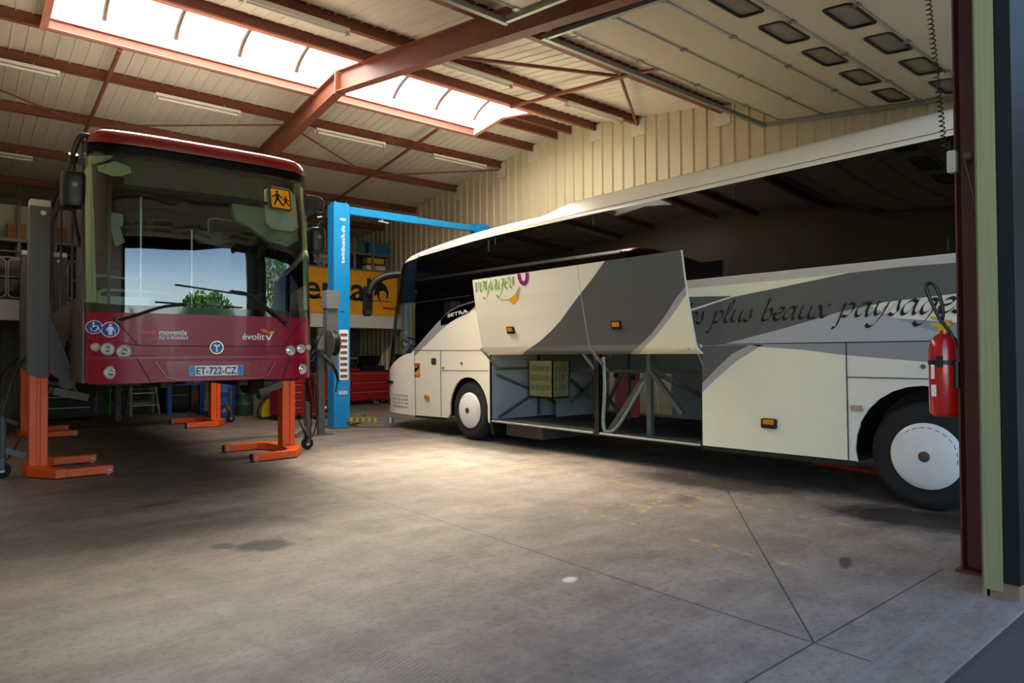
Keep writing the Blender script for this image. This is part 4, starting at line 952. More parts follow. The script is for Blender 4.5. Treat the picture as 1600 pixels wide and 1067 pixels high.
# stickers, badges, plate
def disc(x, z, r, mat, off, name, parent=None, n=28): return bp(name, [(x+r*math.cos(2*PI*i/n), z+r*math.sin(2*PI*i/n)) for i in range(n)], mat, off, .003, parent, smooth=False)
SBLUE = M('sticker_blue', '1c479c', .4)
for x, z, r in ((-1.2, 1.822, .076), (-1.055, 1.795, .086)):
    o = disc(x, z, r, WHITE, -.004, 'sticker'); disc(x, z, r*.9, SBLUE, -.007, 'sticker_field', o)
    mb = MB()
    def fig(pl_): mb.poly([(x+a*r, z+b*r) for a, b in pl_], lambda u, v, o: bf(u, v, o-.010), .003)
    if r > .08:
        fig(arc(0, .58, .16, 0, 360, 10)[:-1]); fig([(-.2, .4), (.2, .4), (.5, -.1), (.36, -.16), (.22, .08), (.2, -.7), (.04, -.7), (0, -.15), (-.04, -.7), (-.2, -.7), (-.22, .08), (-.36, -.16), (-.5, -.1)]); fig([(.44, -.1), (.5, -.1), (.56, -.7), (.5, -.7)])
    else:
        fig(arc(-.1, .58, .14, 0, 360, 10)[:-1]); fig([(-.2, .4), (-.02, .4), (.02, .1), (.35, .1), (.5, -.45), (.65, -.4), (.62, -.28), (.42, .24), (.05, .24), (-.02, -.02), (-.2, .0)])
        fig(arc(-.02, -.22, .42, 150, 380, 14)+arc(-.02, -.22, .31, 380, 150, 14))
    mb.build('sticker_figure', WHITE, o)
em = disc(.045, 1.597, .078, CHROME, -.012, 'emblem'); disc(.045, 1.597, .068, SBLUE, -.016, 'emblem_field', em)
mb = MB()
mb.poly([(.045+a*.068, 1.597+b*.068) for a, b in ((-.6, .5), (-.2, .55), (0, .35), (.2, .55), (.6, .5), (.45, .2), (.16, .15), (.14, -.8), (-.14, -.8), (-.16, .15), (-.45, .2))], lambda u, v, o: bf(u, v, o-.019), .003); mb.build('emblem_figure', WHITE, em)
pt = bp('number_plate', rrect(-.265, .345, 1.262, 1.382, .008), WHITE, -.035, .012)
for x0, x1 in ((-.262, -.2), (.28, .342)): bp('plate_band', [(x0, 1.265), (x1, 1.265), (x1, 1.379), (x0, 1.379)], M('plate_blue', '2f7fbf', .4), -.038, .004, pt)
mb = MB(); text_on(mb, 'ET-722-CZ', .118, lambda u, v, o: bf(-.185+u, 1.28+v, o-.041), .004, width=.45, bold=.0012); mb.build('plate_characters', BLACK, pt)
mb = MB(); text_on(mb, 'F', .04, lambda u, v, o: bf(-.245+u, 1.275+v, o-.041), .003); mb.build('plate_country_letter', WHITE, pt)
mb = MB(); text_on(mb, 'moventis', .088, lambda u, v, o: bf(-.575+u, 1.743+v, o-.006), .004, width=.29, bold=.0016); text_on(mb, 'Pays de Montbéliard', .045, lambda u, v, o: bf(-.575+u, 1.692+v, o-.006), .004, width=.3, bold=.0006)
bstrip([(-.575, 1.728), (-.27, 1.728)], .004, -.006); mb.build('operator_lettering', WHITE, bus)
mb = MB()
for pl_ in ([(-.76, 1.76), (-.62, 1.745), (-.6, 1.775), (-.62, 1.80), (-.68, 1.775), (-.76, 1.79)], [(-.7, 1.672), (-.6, 1.69), (-.575, 1.72), (-.61, 1.70), (-.7, 1.68)]): mb.poly(pl_, lambda u, v, o: bf(u, v, o-.006), .004)
mb.build('operator_swoosh', M('swoosh_red', 'c22b2b', .4), bus)
mb = MB(); text_on(mb, 'évolit', .115, lambda u, v, o: bf(.345+u, 1.695+v, o-.006), .004, width=.27, bold=.0012)
mb.poly([(.62, 1.75), (.65, 1.745), (.668, 1.715), (.70, 1.77), (.715, 1.765), (.678, 1.69), (.66, 1.69)], lambda u, v, o: bf(u, v, o-.006), .004); mb.build('brand_lettering', WHITE, bus)
for pl_, mt in (([(.56, 1.82), (.6, 1.835), (.645, 1.82), (.655, 1.78), (.61, 1.785), (.575, 1.8)], M('leaf_orange_red', 'd9531f', .4)), ([(.66, 1.78), (.69, 1.80), (.735, 1.81), (.74, 1.785), (.71, 1.765), (.675, 1.765)], M('leaf_amber', 'e0922f', .4)), ([(.635, 1.84), (.65, 1.87), (.675, 1.86), (.665, 1.835)], M('leaf_red', 'b5321f', .4))):
    bp('leaf_print', pl_, mt, -.006, .004, smooth=False)
# wipers
def wiper(piv, elbow, b0, b1):
    t = MB(); t.bar(bf(*piv, -.04), bf(*elbow, -.05), .03, .018, (0, 1, 0)); t.cyl(bf(*piv, -.05), bf(*piv, 0), .035, seg=12); o = t.build('wiper_arm', BLACK, bus)
    m = MB(); pts = [bf(b0[0]+(b1[0]-b0[0])*i/10, b0[1]+(b1[1]-b0[1])*i/10, -.022) for i in range(11)]; m.tube(pts, .009, 5); m.bar(pts[2], pts[8], .014, .03, (0, 1, 0)); m.build('wiper_blade', BLACK, o)
wiper((-.98, 1.90), (-.55, 2.06), (-.62, 2.115), (.34, 2.085)); wiper((.90, 1.9), (.44, 2.24), (-.41, 2.325), (.47, 2.235))
mb = MB(); mb.tube(smooth_path([bf(-.98, 1.9, -.04), bf(-.8, 1.965, -.05), bf(-.55, 2.06, -.05), bf(-.3, 2.1, -.04)], 5), .018, 6); mb.tube(smooth_path([bf(.9, 1.9, -.045), bf(.62, 2.1, -.05), bf(.44, 2.24, -.05), bf(.2, 2.28, -.04)], 5), .018, 6); mb.build('wiper_linkage', BLACK, bus)
# mirrors
def mirror(sg, x0, x1, z0, z1, y):
    t = MB(); zc = (z0+z1)/2; xc = (x0+x1)/2; w = (x1-x0)/2
    m = MB()
    def sh(u, v):
        a = 2*PI*u; vv = v*2-1; k = (1-abs(vv)**6)**.25 if abs(vv) < 1 else 0
        return (xc+w*k*math.copysign(abs(math.cos(a))**.6, math.cos(a)), y+.12*k*math.copysign(abs(math.sin(a))**.8, math.sin(a)), zc+(z1-z0)/2*vv)
    m.grid(sh, 28, 14); o = m.build('mirror_housing', BLACK, bus, smooth=True)
    MB().lathe([(.032, 0), (.03, -.006), (0, -.008)], (xc, y-.115, z0+(z1-z0)*.6), 'y', 16).build('mirror_badge', M('mirror_badge_bronze', '6a6158', .4, .5), o)
    MB().box(xc-w*.8, xc+w*.8, y+.112, y+.122, z0+.06, z1-.06).build('mirror_glass', CHROME, o)
    return xc
xc = mirror(-1, -1.50, -1.24, 3.17, 3.62, .52)
mb = MB(); mb.tube(smooth_path([(-1.22, .36, 4.0), (-1.32, .38, 3.98), (-1.38, .43, 3.8), (-1.38, .5, 3.6), (-1.38, .52, 3.4)], 6), .028, 8); mb.cyl((-1.38, .48, 3.7), (-1.38, .42, 3.78), .05, seg=12); mb.bar((-1.3, .45, 3.72), (-1.42, .46, 3.7), .03, .06); mb.tube([(-1.38, .52, 3.2), (-1.33, .54, 2.9), (-1.3, .55, 2.75)], .022, 6); mb.build('mirror_arm', BLACK, bus, smooth=True)
xc = mirror(1, 1.36, 1.60, 2.90, 3.28, .5)
mb = MB(); mb.tube(smooth_path([(1.28, .4, 3.68), (1.4, .45, 3.69), (1.56, .5, 3.67), (1.57, .5, 3.5), (1.45, .45, 3.48), (1.32, .4, 3.5)], 6), .014, 6); mb.tube(smooth_path([(1.56, .5, 3.6), (1.58, .5, 3.42), (1.52, .5, 3.3), (1.48, .5, 3.2)], 5), .018, 6); mb.box(1.34, 1.5, .47, .53, 3.5, 3.66); mb.cyl((1.5, .5, 3.4), (1.6, .5, 3.42), .025, seg=8); mb.build('mirror_arm', BLACK, bus)
# things seen through the windscreen
bp('destination_display', [(-.90, 3.47), (.68, 3.49), (.68, 3.80), (-.90, 3.79)], M('display_dark_green_grey', '4c5447', .3, var=.15, scale=2), .10, .05, smooth=False)
bp('display_frame', [(-.95, 3.42), (.72, 3.44), (.72, 3.48), (-.95, 3.46)], BLACK, .09, .06, smooth=False)
bp('corner_panel', [(-1.16, 3.66), (-.98, 3.74), (-.84, 3.68), (-.83, 3.62), (-.93, 3.56), (-1.02, 3.55), (-1.15, 3.60)], PALEGREEN, .06, .03, smooth=False)
bp('corner_panel', [(-1.22, 3.78), (-1.0, 3.8), (-1.08, 3.73), (-1.2, 3.68)], PALEGREEN, .05, .03, smooth=False)
for s_ in (-1, 1):
    bp('pillar_trim', [(s_*1.175, 2.1), (s_*1.265, 2.1), (s_*1.265, 3.78), (s_*1.215, 3.78)], PALEGREEN, .035, .03, smooth=False)
mb = MB(); mb.bar((-1.02, .5, 2.05), (-1.0, .62, 3.6), .03, .03); mb.build('door_post', BLACK, bus)
bp('driver_visor_panel', [(.30, 3.42), (.72, 3.42), (.72, 3.47), (1.18, 3.52), (1.18, 3.05), (1.0, 2.93), (.72, 2.98), (.5, 3.14), (.34, 3.2)], M('cab_trim_grey_green', '80887a', .6, var=.06), .22, .12, smooth=False, bevel=.02)
bp('driver_visor', [(.72, 3.66), (.8, 3.72), (1.05, 3.72), (1.14, 3.66), (1.14, 3.2), (1.04, 3.13), (.76, 3.13), (.7, 3.2)], M('cab_visor_white', 'b9c0b6', .5), .12, .08, smooth=False, bevel=.02)
sg_ = bp('school_sign', rrect(.71, .995, 3.375, 3.665, .02), M('sign_border_dark', '4a2c0c', .5), -.02, .015, smooth=False)
bp('sign_field', rrect(.73, .975, 3.395, 3.645, .012), M('sign_amber', 'f7a60a', .45), -.025, .008, sg_, smooth=False)
mb = MB()
def fg(cx, cz, s, pl_): mb.poly([(cx+a*s, cz+b*s) for a, b in pl_], lambda u, v, o: bf(u, v, o-.03), .004)
for cx, cz, s in ((.81, 3.52, .105), (.92, 3.495, .07)):
    fg(cx, cz, s, arc(0, .85, .17, 0, 360, 10)[:-1])
    fg(cx, cz, s, [(-.15, .62), (.18, .62), (.45, .3), (.72, .2), (.7, .05), (.38, .16), (.2, .34), (.22, -.1), (.55, -.55), (.72, -.9), (.5, -.9), (.3, -.6), (.02, -.2), (-.2, -.55), (-.35, -.95), (-.55, -.9), (-.38, -.45), (-.18, .0), (-.18, .3), (-.4, .1), (-.66, .12), (-.66, .25), (-.4, .28)])
mb.build('sign_figures', BLACK, sg_)
bp('interior_mirror', rrect(-.16, .18, 2.86, 3.02, .07), M('mirror_back_dark', '2a2c2a', .4), .2, .06, smooth=False, bevel=.015)
mb = MB(); mb.tube(smooth_path([bf(.02, 3.0, .25), bf(.03, 3.15, .3), bf(.1, 3.22, .35), bf(.45, 3.22, .4)], 5), .012, 6); mb.build('mirror_stalk', STEEL, bus)
RAIL = M('grab_rail_bright', 'd4d8d8', .3, .6)
mb = MB(); mb.tube(smooth_path([(-1.16, .55, 2.05), (-1.16, .55, 2.38), (-1.1, .6, 2.44), (-.9, .7, 2.44), (-.6, .85, 2.44)], 6), .016, 8); mb.build('grab_rail', RAIL, bus, smooth=True)
mb = MB(); mb.tube(smooth_path([(-1.12, .5, 2.05), (-1.12, .5, 2.22), (-1.06, .54, 2.27), (-.8, .6, 2.28), (-.35, .7, 2.28)], 6), .018, 8); mb.build('grab_rail', RAIL, bus, smooth=True)
for x, y, z0, z1 in ((-.62, .95, 1.62, 3.5), (.05, 1.3, 1.62, 3.2)):
    MB().cyl((x, y, z0), (x, y, z1), .016, seg=10).build('grab_pole', RAIL, bus, smooth=True)
mb = MB(); mb.box(-1.1, -.55, .75, .8, 1.62, 2.22); mb.build('entrance_partition', M('partition_glass_grey', '93a09a', .3), bus)
mb = MB(); mb.add([bf(x, 2.03, .06) for x in (-1.15, 1.15)]+[(1.15, .75, 2.06), (-1.15, .75, 2.06), (-1.15, .8, 1.6), (1.15, .8, 1.6)], [(0, 1, 2, 3), (3, 2, 5, 4)])
mb.build('dashboard', BLACK, bus)
mb = MB(); mb.poly(rrect(.55, 1.12, 2.05, 2.32, .08), lambda u, v, o: (u, .52+o+(v-2.05)*.5, v), .35); mb.build('instrument_hood', M('instrument_hood_grey', '34383a', .5), bus, bevel=.03)
mb = MB(); cc = Vector((.72, 1.0, 2.3)); q = Vector((0, -.55, .83)).to_track_quat('Z', 'Y')
mb.tube([cc+q@Vector((.22*math.cos(a*PI/14), .22*math.sin(a*PI/14), 0)) for a in range(28)], .016, 6, True); mb.cyl(cc, cc-q@Vector((0, 0, .5)), .03, seg=8)
for a in (.3, 2.4, 4.5): mb.cyl(cc, cc+q@Vector((.21*math.cos(a), .21*math.sin(a), 0)), .014, seg=6)
mb.build('steering_wheel', BLACK, bus)
mb = MB(); mb.box(.02, .14, .3, .4, 2.05, 2.36); mb.box(0, .16, .31, .38, 2.3, 2.4); mb.build('ticket_reader', BLACK, bus)
mb = MB(); mb.poly(rrect(-1.02, -.86, 3.04, 3.2, .03), lambda u, v, o: (u, .62+o, v), .1); mb.poly([(-1.0, 3.05), (-.9, 3.05), (-.84, 2.86), (-.94, 2.8)], lambda u, v, o: (u, .6+o, v), .06); mb.build('door_camera', M('camera_box_grey', '8b8f88', .5), bus)
MB().box(.45, 1.2, 1.75, 1.8, 1.62, 3.6).build('cab_partition', M('cab_partition_dark', '2b2c2a', .6), bus)
SEAT = M('bus_seat_fabric', '27303c', .9, var=.25, scale=30)
mb = MB(); mb.poly(rrect(.5, 1.0, 1.9, 2.05, .05), lambda u, v, o: (u, 1.1+o, v), .45); mb.poly(rrect(.5, 1.0, 2.0, 2.85, .1), lambda u, v, o: (u, 1.5+o+.12*(v-2), v), .12); mb.build('driver_seat', SEAT, bus)
for y in (2.6, 3.5, 4.4, 5.3):
    for x in (-1.0, .5):
        mb = MB(); mb.poly(rrect(x, x+.5, 1.95, 2.05, .04), lambda u, v, o: (u, y-.45+o, v), .45); mb.poly(rrect(x, x+.5, 2.0, 2.75, .1), lambda u, v, o: (u, y+o+.1*(v-2), v), .1); mb.box(x+.1, x+.4, y-.3, y, 1.62, 1.95); mb.build('passenger_seat', SEAT, bus)

# ------------------------------------------------------------------ mobile column lifts
def column_lift(x, y, sg, label, first=None):
    # local +x points at the bus
    t = thing('column_lift', label, 'vehicle lift', (x, y, 0), 0 if sg > 0 else PI, 'orange mobile column lifts')
    mb = MB(); mb.box(.02, .2, -.13, .13, .02, 1.95)
    mb.v = []; mb.f = []
    for xx in (0, .118): mb.box(xx, xx+.082, -.1, .1, .1, 1.95)
    mb.box(.07, .13, -.075, .075, .1, 1.95); mb.build('mast', ORANGE, t, bevel=.008)
    for yy in (-.62, .62):
        m = MB(); m.box(.338, .84, yy-.058, yy+.058, .012, .114); o = m.build('fork_leg', ORANGE, t, bevel=.008)
        m = MB(); m.cyl((.79, yy-.05, .045), (.79, yy+.05, .045), .044, seg=16); m.cyl((.8, yy-.064, .06), (.8, yy+.064, .06), .018, seg=10); m.build('end_roller', STEEL, o)
        for s_ in (.84,): MB().box(.84, .855, yy-.055, yy+.055, .015, .11).build('end_cap', BLACK, o)
    m = MB(); m.poly([(-.04, -.25), (.22, -.68), (.34, -.68), (.34, -.56), (.25, -.45), (.21, -.2), (.21, .2), (.25, .45), (.34, .56), (.34, .68), (.22, .68), (-.04, .25)], lambda u, v, o: (u, v, .011+o), .106); m.build('base_plate', ORANGE, t, bevel=.006)
    # grey carriage housing raised along the mast
    m = MB(); m.poly([(-.02, 1.28), (.16, 1.22), (.21, 1.24), (.215, 3.42), (-.01, 3.42)], lambda u, v, o: (u, -.14+o, v), .28); c_ = m.build('carriage', LIFTGREY, t, bevel=.01)
    MB().box(-.005, .21, -.13, .13, 3.42, 3.5).build('carriage_cap', M('carriage_cap_white', 'c9c5bb', .5), c_)
    m = MB(); m.cyl((.13, -.142, 3.33), (.13, -.155, 3.33), .03, seg=16); m.build('indicator', M('indicator_white', 'dde3e6', .3), c_)
    m = MB(); m.poly([(.2, 1.30), (.52, 1.02), (.52, 1.12), (.3, 1.75), (.2, 2.0)], lambda u, v, o: (u, -.2+o, v), .03); m.poly([(.2, 1.30), (.52, 1.02), (.52, 1.12), (.3, 1.75), (.2, 2.0)], lambda u, v, o: (u, .17+o, v), .03)
    for yy in (-.26, .26): m.bar((.25, yy*.8, 1.06), (.62, yy, .96), .07, .09)
    m.build('wheel_fork', LIFTGREY, t); m = MB(); m.cyl((.4, -.22, 1.18), (.4, -.19, 1.18), .1, seg=20); m.build('fork_pivot', LIFTGREY, t)
    # tow handle with its steering wheel
    m = MB(); m.bar((-.04, .0, .24), (-.25, -.08, .34), .06, .07); m.build('tow_arm', M('lift_tow_grey', '6d7070', .5, var=.1), t)
    m = MB(); m.cyl((-.27, -.08, .2), (-.27, -.08, .72), .045, seg=14); m.cyl((-.27, -.08, .72), (-.27, -.08, .76), .03, seg=12); h = m.build('handle_post', M('lift_handle_grey', '4b4f51', .45), t, smooth=True)
    m = MB(); m.bar((-.27, -.13, .25), (-.27, -.13, .1), .03, .05); m.bar((-.27, -.03, .25), (-.27, -.03, .1), .03, .05); m.build('wheel_bracket', LIFTGREY, h)
    m = MB().lathe([(.02, -.03), (.085, -.03), (.095, -.015), (.095, .015), (.085, .03), (.02, .03)], (-.27, -.08, .097), 'y', 24); m.build('castor_wheel', RUBBER, h, smooth=True)
    MB().cyl((-.27, -.118, .097), (-.27, -.042, .097), .03, seg=14).build('axle_cap', CHROME, h)
    for k, (dx, dy) in enumerate(((-.05, .05), (.05, .1))):
        m = MB(); m.tube(smooth_path([(-.02, .1, 1.5), (-.2+dx, .1+dy, 1.2), (-.3+dx, .06+dy, .75), (-.28+dx, .05+dy, .35), (-.2, .08+dy, .2), (-.05, .1, .5)], 6), .011, 6); m.build('control_cable', BLACK, t, smooth=True)
    return t
column_lift(.87, 10.62, 1, 'orange column lift standing clear with tall grey carriage and white cap beside the bus')
column_lift(4.22, 10.35, -1, 'orange column lift under the corner of the red bus nearest the blue post')
column_lift(1.17, 15.8, 1, 'orange column lift half hidden behind the lift with the tall grey carriage')
column_lift(4.74, 15.72, -1, 'orange column lift seen beneath the number plate of the red bus, before the blue drums')

# ------------------------------------------------------------------ blue two post lift
tp = thing('two_post_lift', 'tall blue two-post lift with crossbeam over the nose of the white coach', 'vehicle lift', (6.37, 13.2, 0))
def post(x, name):
    m = MB(); m.poly([(-.18, -.15), (.18, -.15), (.18, .15), (.12, .15), (.12, -.1), (-.12, -.1), (-.12, .15), (-.18, .15)], lambda u, v, o: (x+u, v, o), 4.62)
    p = m.build(name, BLUE, tp, bevel=.01)
    m = MB(); m.box(x-.26, x+.3, -.34, .3, 0, .025); m.build('base_plate', LIFTGREY, p)
    m = MB(); m.box(x-.16, x+.16, -.12, .12, 4.62, 4.66)
    for a in (-.12, .12):
        for b in (-.08, .08): m.cyl((x+a, b, 4.66), (x+a, b, 4.69), .016, seg=8)
    m.build('post_cap', BLUE, p); m = MB(); m.box(x-.05, x+.05, -.16, -.15, 2.4, 2.405); m.build('weld_seam', GAP, p); return p
p1 = post(0, 'post'); p2 = post(3.72, 'post')
m = MB(); m.box(.18, 1.9, -.06, .06, 4.46, 4.62); m.box(1.88, 3.54, -.05, .05, 4.47, 4.61); m.build('crossbeam', BLUE, tp, bevel=.008)
m = MB(); m.box(3.5, 3.9, -.1, .1, 4.3, 4.62); m.build('beam_head', BLUE, tp); m = MB(); m.cyl((.9, -.05, 4.4), (1.15, -.05, 4.38), .02, seg=8); m.bar((1.0, -.02, 4.46), (1.02, -.05, 4.39), .03, .03); m.build('limit_switch', STEEL, tp)
m = MB(); text_on(m, 'twinbusch.de', .12, lambda u, v, o: (.06-.03-v*1.0+.03, -.153+o, 3.4+u), .004, width=.78, bold=.001); m.build('maker_lettering', WHITE, p1)
m = MB(); m.poly([(.02+.075*math.cos(a*PI/10), 4.33+.03*math.sin(a*PI/10)) for a in range(20)], lambda u, v, o: (u-.0, -.154+o, v-.02), .004); m.build('maker_emblem', M('emblem_pale_blue', 'a9cfe6', .4), p1)
ds = MB().poly(rrect(-.1, .1, .98, 2.02, .01), lambda u, v, o: (u+.04, -.154+o, v), .004).build('instruction_label', WHITE, p1)
m = MB()
for i in range(8): m.box(-.045, .115, -.158, -.154, 1.03+i*.122, 1.03+i*.122+.06)
m.build('label_print', M('label_brown_print', '7a4a3c', .5), ds)
m = MB(); m.box(-.08, .12, -.158, -.15, .68, .76); m.build('rating_plate', M('rating_plate_pale', 'aab9c4', .5), p1)
def arm(x, a, ln, m_=LIFTGREY):
    m = MB(); d = Vector((math.cos(a), math.sin(a), 0)); b = Vector((x, -.1, .16))
    m.bar(b, b+d*ln*.6, .11, .1); m.bar(b+d*ln*.5, b+d*ln, .085, .075); e = b+d*ln; m.cyl(e-Vector((0, 0, .06)), e+Vector((0, 0, .05)), .07, seg=14)
    o = m.build('lift_arm', m_, tp); m = MB()
    s = d.cross(Vector((0, 0, 1)))*.058
    for k in range(5): m.bar(b+d*(.1+k*.13)+s+Vector((0, 0, .0)), b+d*(.16+k*.13)+s+Vector((0, 0, .0)), .004, .09)
    m.build('hazard_stripe', M('hazard_yellow', 'c9a51a', .5), o)
arm(.12, -.85, .95, STEEL); arm(.12, .75, 1.0, STEEL); arm(3.6, -2.2, .9, STEEL)
# grey post with hose reel and motor box beside the blue post
hr = thing('hose_reel_stand', 'grey steel post with cable reel and square motor box in front of the blue post', 'hose reel', (5.5, 12.15, 0))
m = MB(); m.box(-.06, .06, -.05, .05, 0, 2.0); m.build('post', LIFTGREY, hr, bevel=.006); MB().box(-.25, .2, -.14, .14, 0, .012).build('base_plate', LIFTGREY, hr)
m = MB(); m.box(.08, .30, -.1, .1, 1.2, 2.4); m.build('motor_column', M('motor_column_grey', '686a6b', .45), hr, bevel=.01); MB().poly(rrect(.06, .33, -.13, .13, .03), lambda u, v, o: (u, v, 2.38+o), .34).build('motor_box', M('motor_box_grey', '7b7e80', .4), hr, bevel=.02)
m = MB().lathe([(.05, -.07), (.24, -.07), (.24, -.055), (.12, -.05), (.12, .05), (.24, .055), (.24, .07), (.05, .07)], (.13, -.2, 1.72), 'x', 28); m.build('reel', LIFTGREY, hr, smooth=True)
m = MB()
for k in range(6): m.tube([(.08+k*.018, -.2+.2*math.cos(a*PI/12), 1.72+.2*math.sin(a*PI/12)) for a in range(24)], .014, 6, True)
m.build('coiled_hose', BLACK, hr, smooth=True)
m = MB(); m.tube(smooth_path([(.0, -.1, 1.95), (-.1, -.15, 1.8), (-.15, -.12, 1.6), (.0, -.15, 1.45), (.15, -.2, 1.3), (.25, -.2, 1.1), (.2, -.2, .8)], 6), .016, 6); m.tube(smooth_path([(.05, -.1, 1.5), (.2, -.15, 1.25), (.3, -.12, 1.0)], 6), .03, 6); m.build('hanging_hose', BLACK, hr, smooth=True)
m = MB(); m.box(-.13, .0, -.15, -.05, 1.6, 1.85); m.cyl((.0, -.15, 1.5), (.12, -.2, 1.35), .025, seg=8); m.build('fitting', M('fitting_brass_grey', '8d877b', .35, .7, var=.3, scale=30), hr)

# ------------------------------------------------------------------ mezzanine, banner, shelves
FASC = M('mezzanine_fascia_white', 'c9c8c2', .45, var=.06)
YM = 18.0
m = MB(); m.box(XL, XW-.04, YM, YB, 2.62, 2.72); m.box(XL, XW-.04, YM-.02, YM+.06, 2.28, 2.7)
struct(m.build('floor_mezzanine', FASC), 'white fascia and deck of the storage mezzanine at the rear')
m = MB()
for x in (.6, 3.2, 5.8, 8.5): m.box(x-.06, x+.06, YM+.1, YM+.22, 0, 2.3)
struct(m.build('trim_4', M('mezzanine_post_grey', '5b5b58', .5)), 'slim grey posts under the mezzanine')
bn = thing('banner', 'yellow tyre maker banner with black serif lettering below the rear shelves', 'banner', (8.2, YM-.03, 2.66))
m = MB(); m.poly([(-5.0, .02), (2.36, .0), (2.36, 1.28), (-5.0, 1.28)], lambda u, v, o: (u, .01*math.sin(u*3.1)+.008*math.sin(v*5)+o, v), .006, cu=frange(-5, 2.3, .15), cv=(.3, .6, .9)); bcl = m.build('cloth', M('banner_yellow', 'dd9a0c', .6, var=.06), bn, smooth=True)
m = MB(); text_on(m, 'Continental', 1.0, lambda u, v, o: (-3.62+u, -.02+o, .42+v*.95), .006, width=5.1, bold=.016)
# slab serifs at the feet of the straight letters
for x in (1.13, 1.42): m.box(x-.13, x+.13, -.02, -.014, .42, .46)
for x in (-.41, -.22, .03, .22): m.box(x-.12, x+.1, -.02, -.014, .42, .46)
m.build('lettering', BLACK, bcl)
m = MB(); m.poly([(1.62, .55), (1.66, .8), (1.6, 1.0), (1.68, 1.05), (1.76, 1.14), (1.8, 1.04), (1.9, 1.0), (2.05, .86), (2.12, .7), (2.09, .52), (2.04, .52), (2.05, .68), (1.94, .74), (1.82, .72), (1.8, .6), (1.84, .46), (1.78, .46), (1.72, .62)], lambda u, v, o: (u-.05, -.02+o, v), .006); m.box(1.45, 2.15, -.02, -.014, .42, .435); m.build('horse_emblem', BLACK, bcl)
m = MB(); m.box(1.88, 2.28, -.02, -.014, .2, .25); m.build('small_print', M('banner_red_print', 'b03a14', .5), bcl)
# shelving on the mezzanine
SHG = M('shelving_grey', '6a6e70', .5, var=.08)
sh = thing('storage_shelf', 'grey steel shelving above the yellow banner filled with boxes', 'shelf', (8.0, 18.15, 2.72))
m = MB()
for x in (-2.0, -1.2, -.3, .55, 1.25, 1.85, 2.42):
    for y in (0, .5): m.box(x-.035, x+.035, y-.03, y+.03, 0, 2.2 if x > .5 else 2.0)
m.build('upright', SHG, sh); m = MB(); m.box(-2.0, 2.45, -.02, .5, 1.2, 1.3); m.build('shelf_board', SHG, sh); m = MB(); m.box(-2.0, 2.45, -.02, .5, 1.72, 1.78); m.build('shelf_board', SHG, sh); MB().box(-2.0, 2.45, .5, .52, 1.2, 1.75).build('back_panel', M('shelf_back_dark', '26282b', .6), sh)
def boxthing(name, label, cat, x0, x1, y0, y1, z0, z1, mat, group=None, tape=None, parts=True):
    t = thing(name, label, cat, ((x0+x1)/2, (y0+y1)/2, z0), 0, group); w, d, h = (x1-x0)/2, (y1-y0)/2, z1-z0
    MB().box(-w, w, -d, d, 0, h).build('body', mat, t, bevel=.006)
    if parts:
        m = MB(); m.box(-w-.004, w+.004, -d-.004, d+.004, h-.05, h+.004); m.build('lid', tape or mat, t)
    return t
BOXW = M('box_white_card', 'c9c5bb', .7); BOXB = M('box_blue_card', '2c6fa8', .5); BOXY = M('box_yellow', 'c79d1a', .6); BOXD = M('box_dark', '3a322c', .6); BOXG = M('box_teal', '34606b', .6)
zs = 2.72+1.78; z1 = 2.72+1.3
boxthing('cardboard_box', 'brown cardboard box on top of the grey shelving, beside the teal box', 'box', 8.62, 9.25, 18.2, 18.6, zs, zs+.36, CARD)
boxthing('cardboard_box', 'reddish brown box at the top shelf just right of the blue post', 'box', 8.3, 8.52, 18.2, 18.6, zs, zs+.4, M('box_red_brown', '6b4030', .7))
boxthing('storage_box', 'teal box between the brown box and the blue stack on the shelving', 'box', 9.32, 9.62, 18.2, 18.6, zs, zs+.33, BOXG)
for k in range(5):
    boxthing('flat_carton', 'flat blue carton at the end of the shelving, %s of its stack' % ('lowest', 'second from the bottom', 'middle one', 'second from the top', 'topmost')[k], 'carton', 9.75+.02*(k % 2), 10.38-.015*(k % 3), 18.2, 18.6, zs+k*.072, zs+k*.072+.066, BOXB, 'blue cartons at the end of the shelving', None)
boxthing('storage_box', 'white box lying in the lower shelf compartment right of the blue post', 'box', 8.66, 9.1, 18.2, 18.5, z1, z1+.2, BOXW); boxthing('storage_box', 'small white box standing on a larger white box in the shelf', 'box', 8.7, 8.9, 18.2, 18.45, z1+.205, z1+.38, BOXW)
boxthing('storage_box', 'yellow box on two white packs in the lower right shelf compartment', 'box', 9.7, 10.25, 18.2, 18.5, z1+.2, z1+.36, BOXY)
boxthing('parts_pack', 'white pack with dark print under the yellow box, left one', 'pack', 9.68, 9.95, 18.2, 18.5, z1, z1+.19, BOXW, None, BOXD); boxthing('parts_pack', 'white pack with dark print under the yellow box, right one', 'pack', 10.0, 10.3, 18.2, 18.5, z1, z1+.19, BOXW, None, BOXD)
boxthing('storage_box', 'dark box in the shelf behind the right mirror of the red bus', 'box', 6.3, 6.75, 18.2, 18.5, z1, z1+.3, BOXD); boxthing('storage_box', 'pale green and white box low on the shelf beside the mirror of the red bus', 'box', 7.0, 7.65, 18.2, 18.5, z1, z1+.19, BOXW, None, M('box_lid_green', '6d9a76', .6))
t = thing('plastic_bag', 'crumpled translucent plastic sack on the shelf just right of the blue post', 'bag', (8.28, 18.25, z1))
rs = random.Random(3)
def blob(u, v):
    a = 2*PI*u; b = PI*v; n = .85+.3*math.sin(5*a+3*b)*math.sin(4*b)+.1*math.sin(11*a); return (.22*n*math.sin(b)*math.cos(a), .15*n*math.sin(b)*math.sin(a), .21-.21*n*math.cos(b)*.98)
MB().grid(blob, 28, 16).build('sack', M('sack_grey', '8e8d88', .35, var=.2), t, smooth=True)
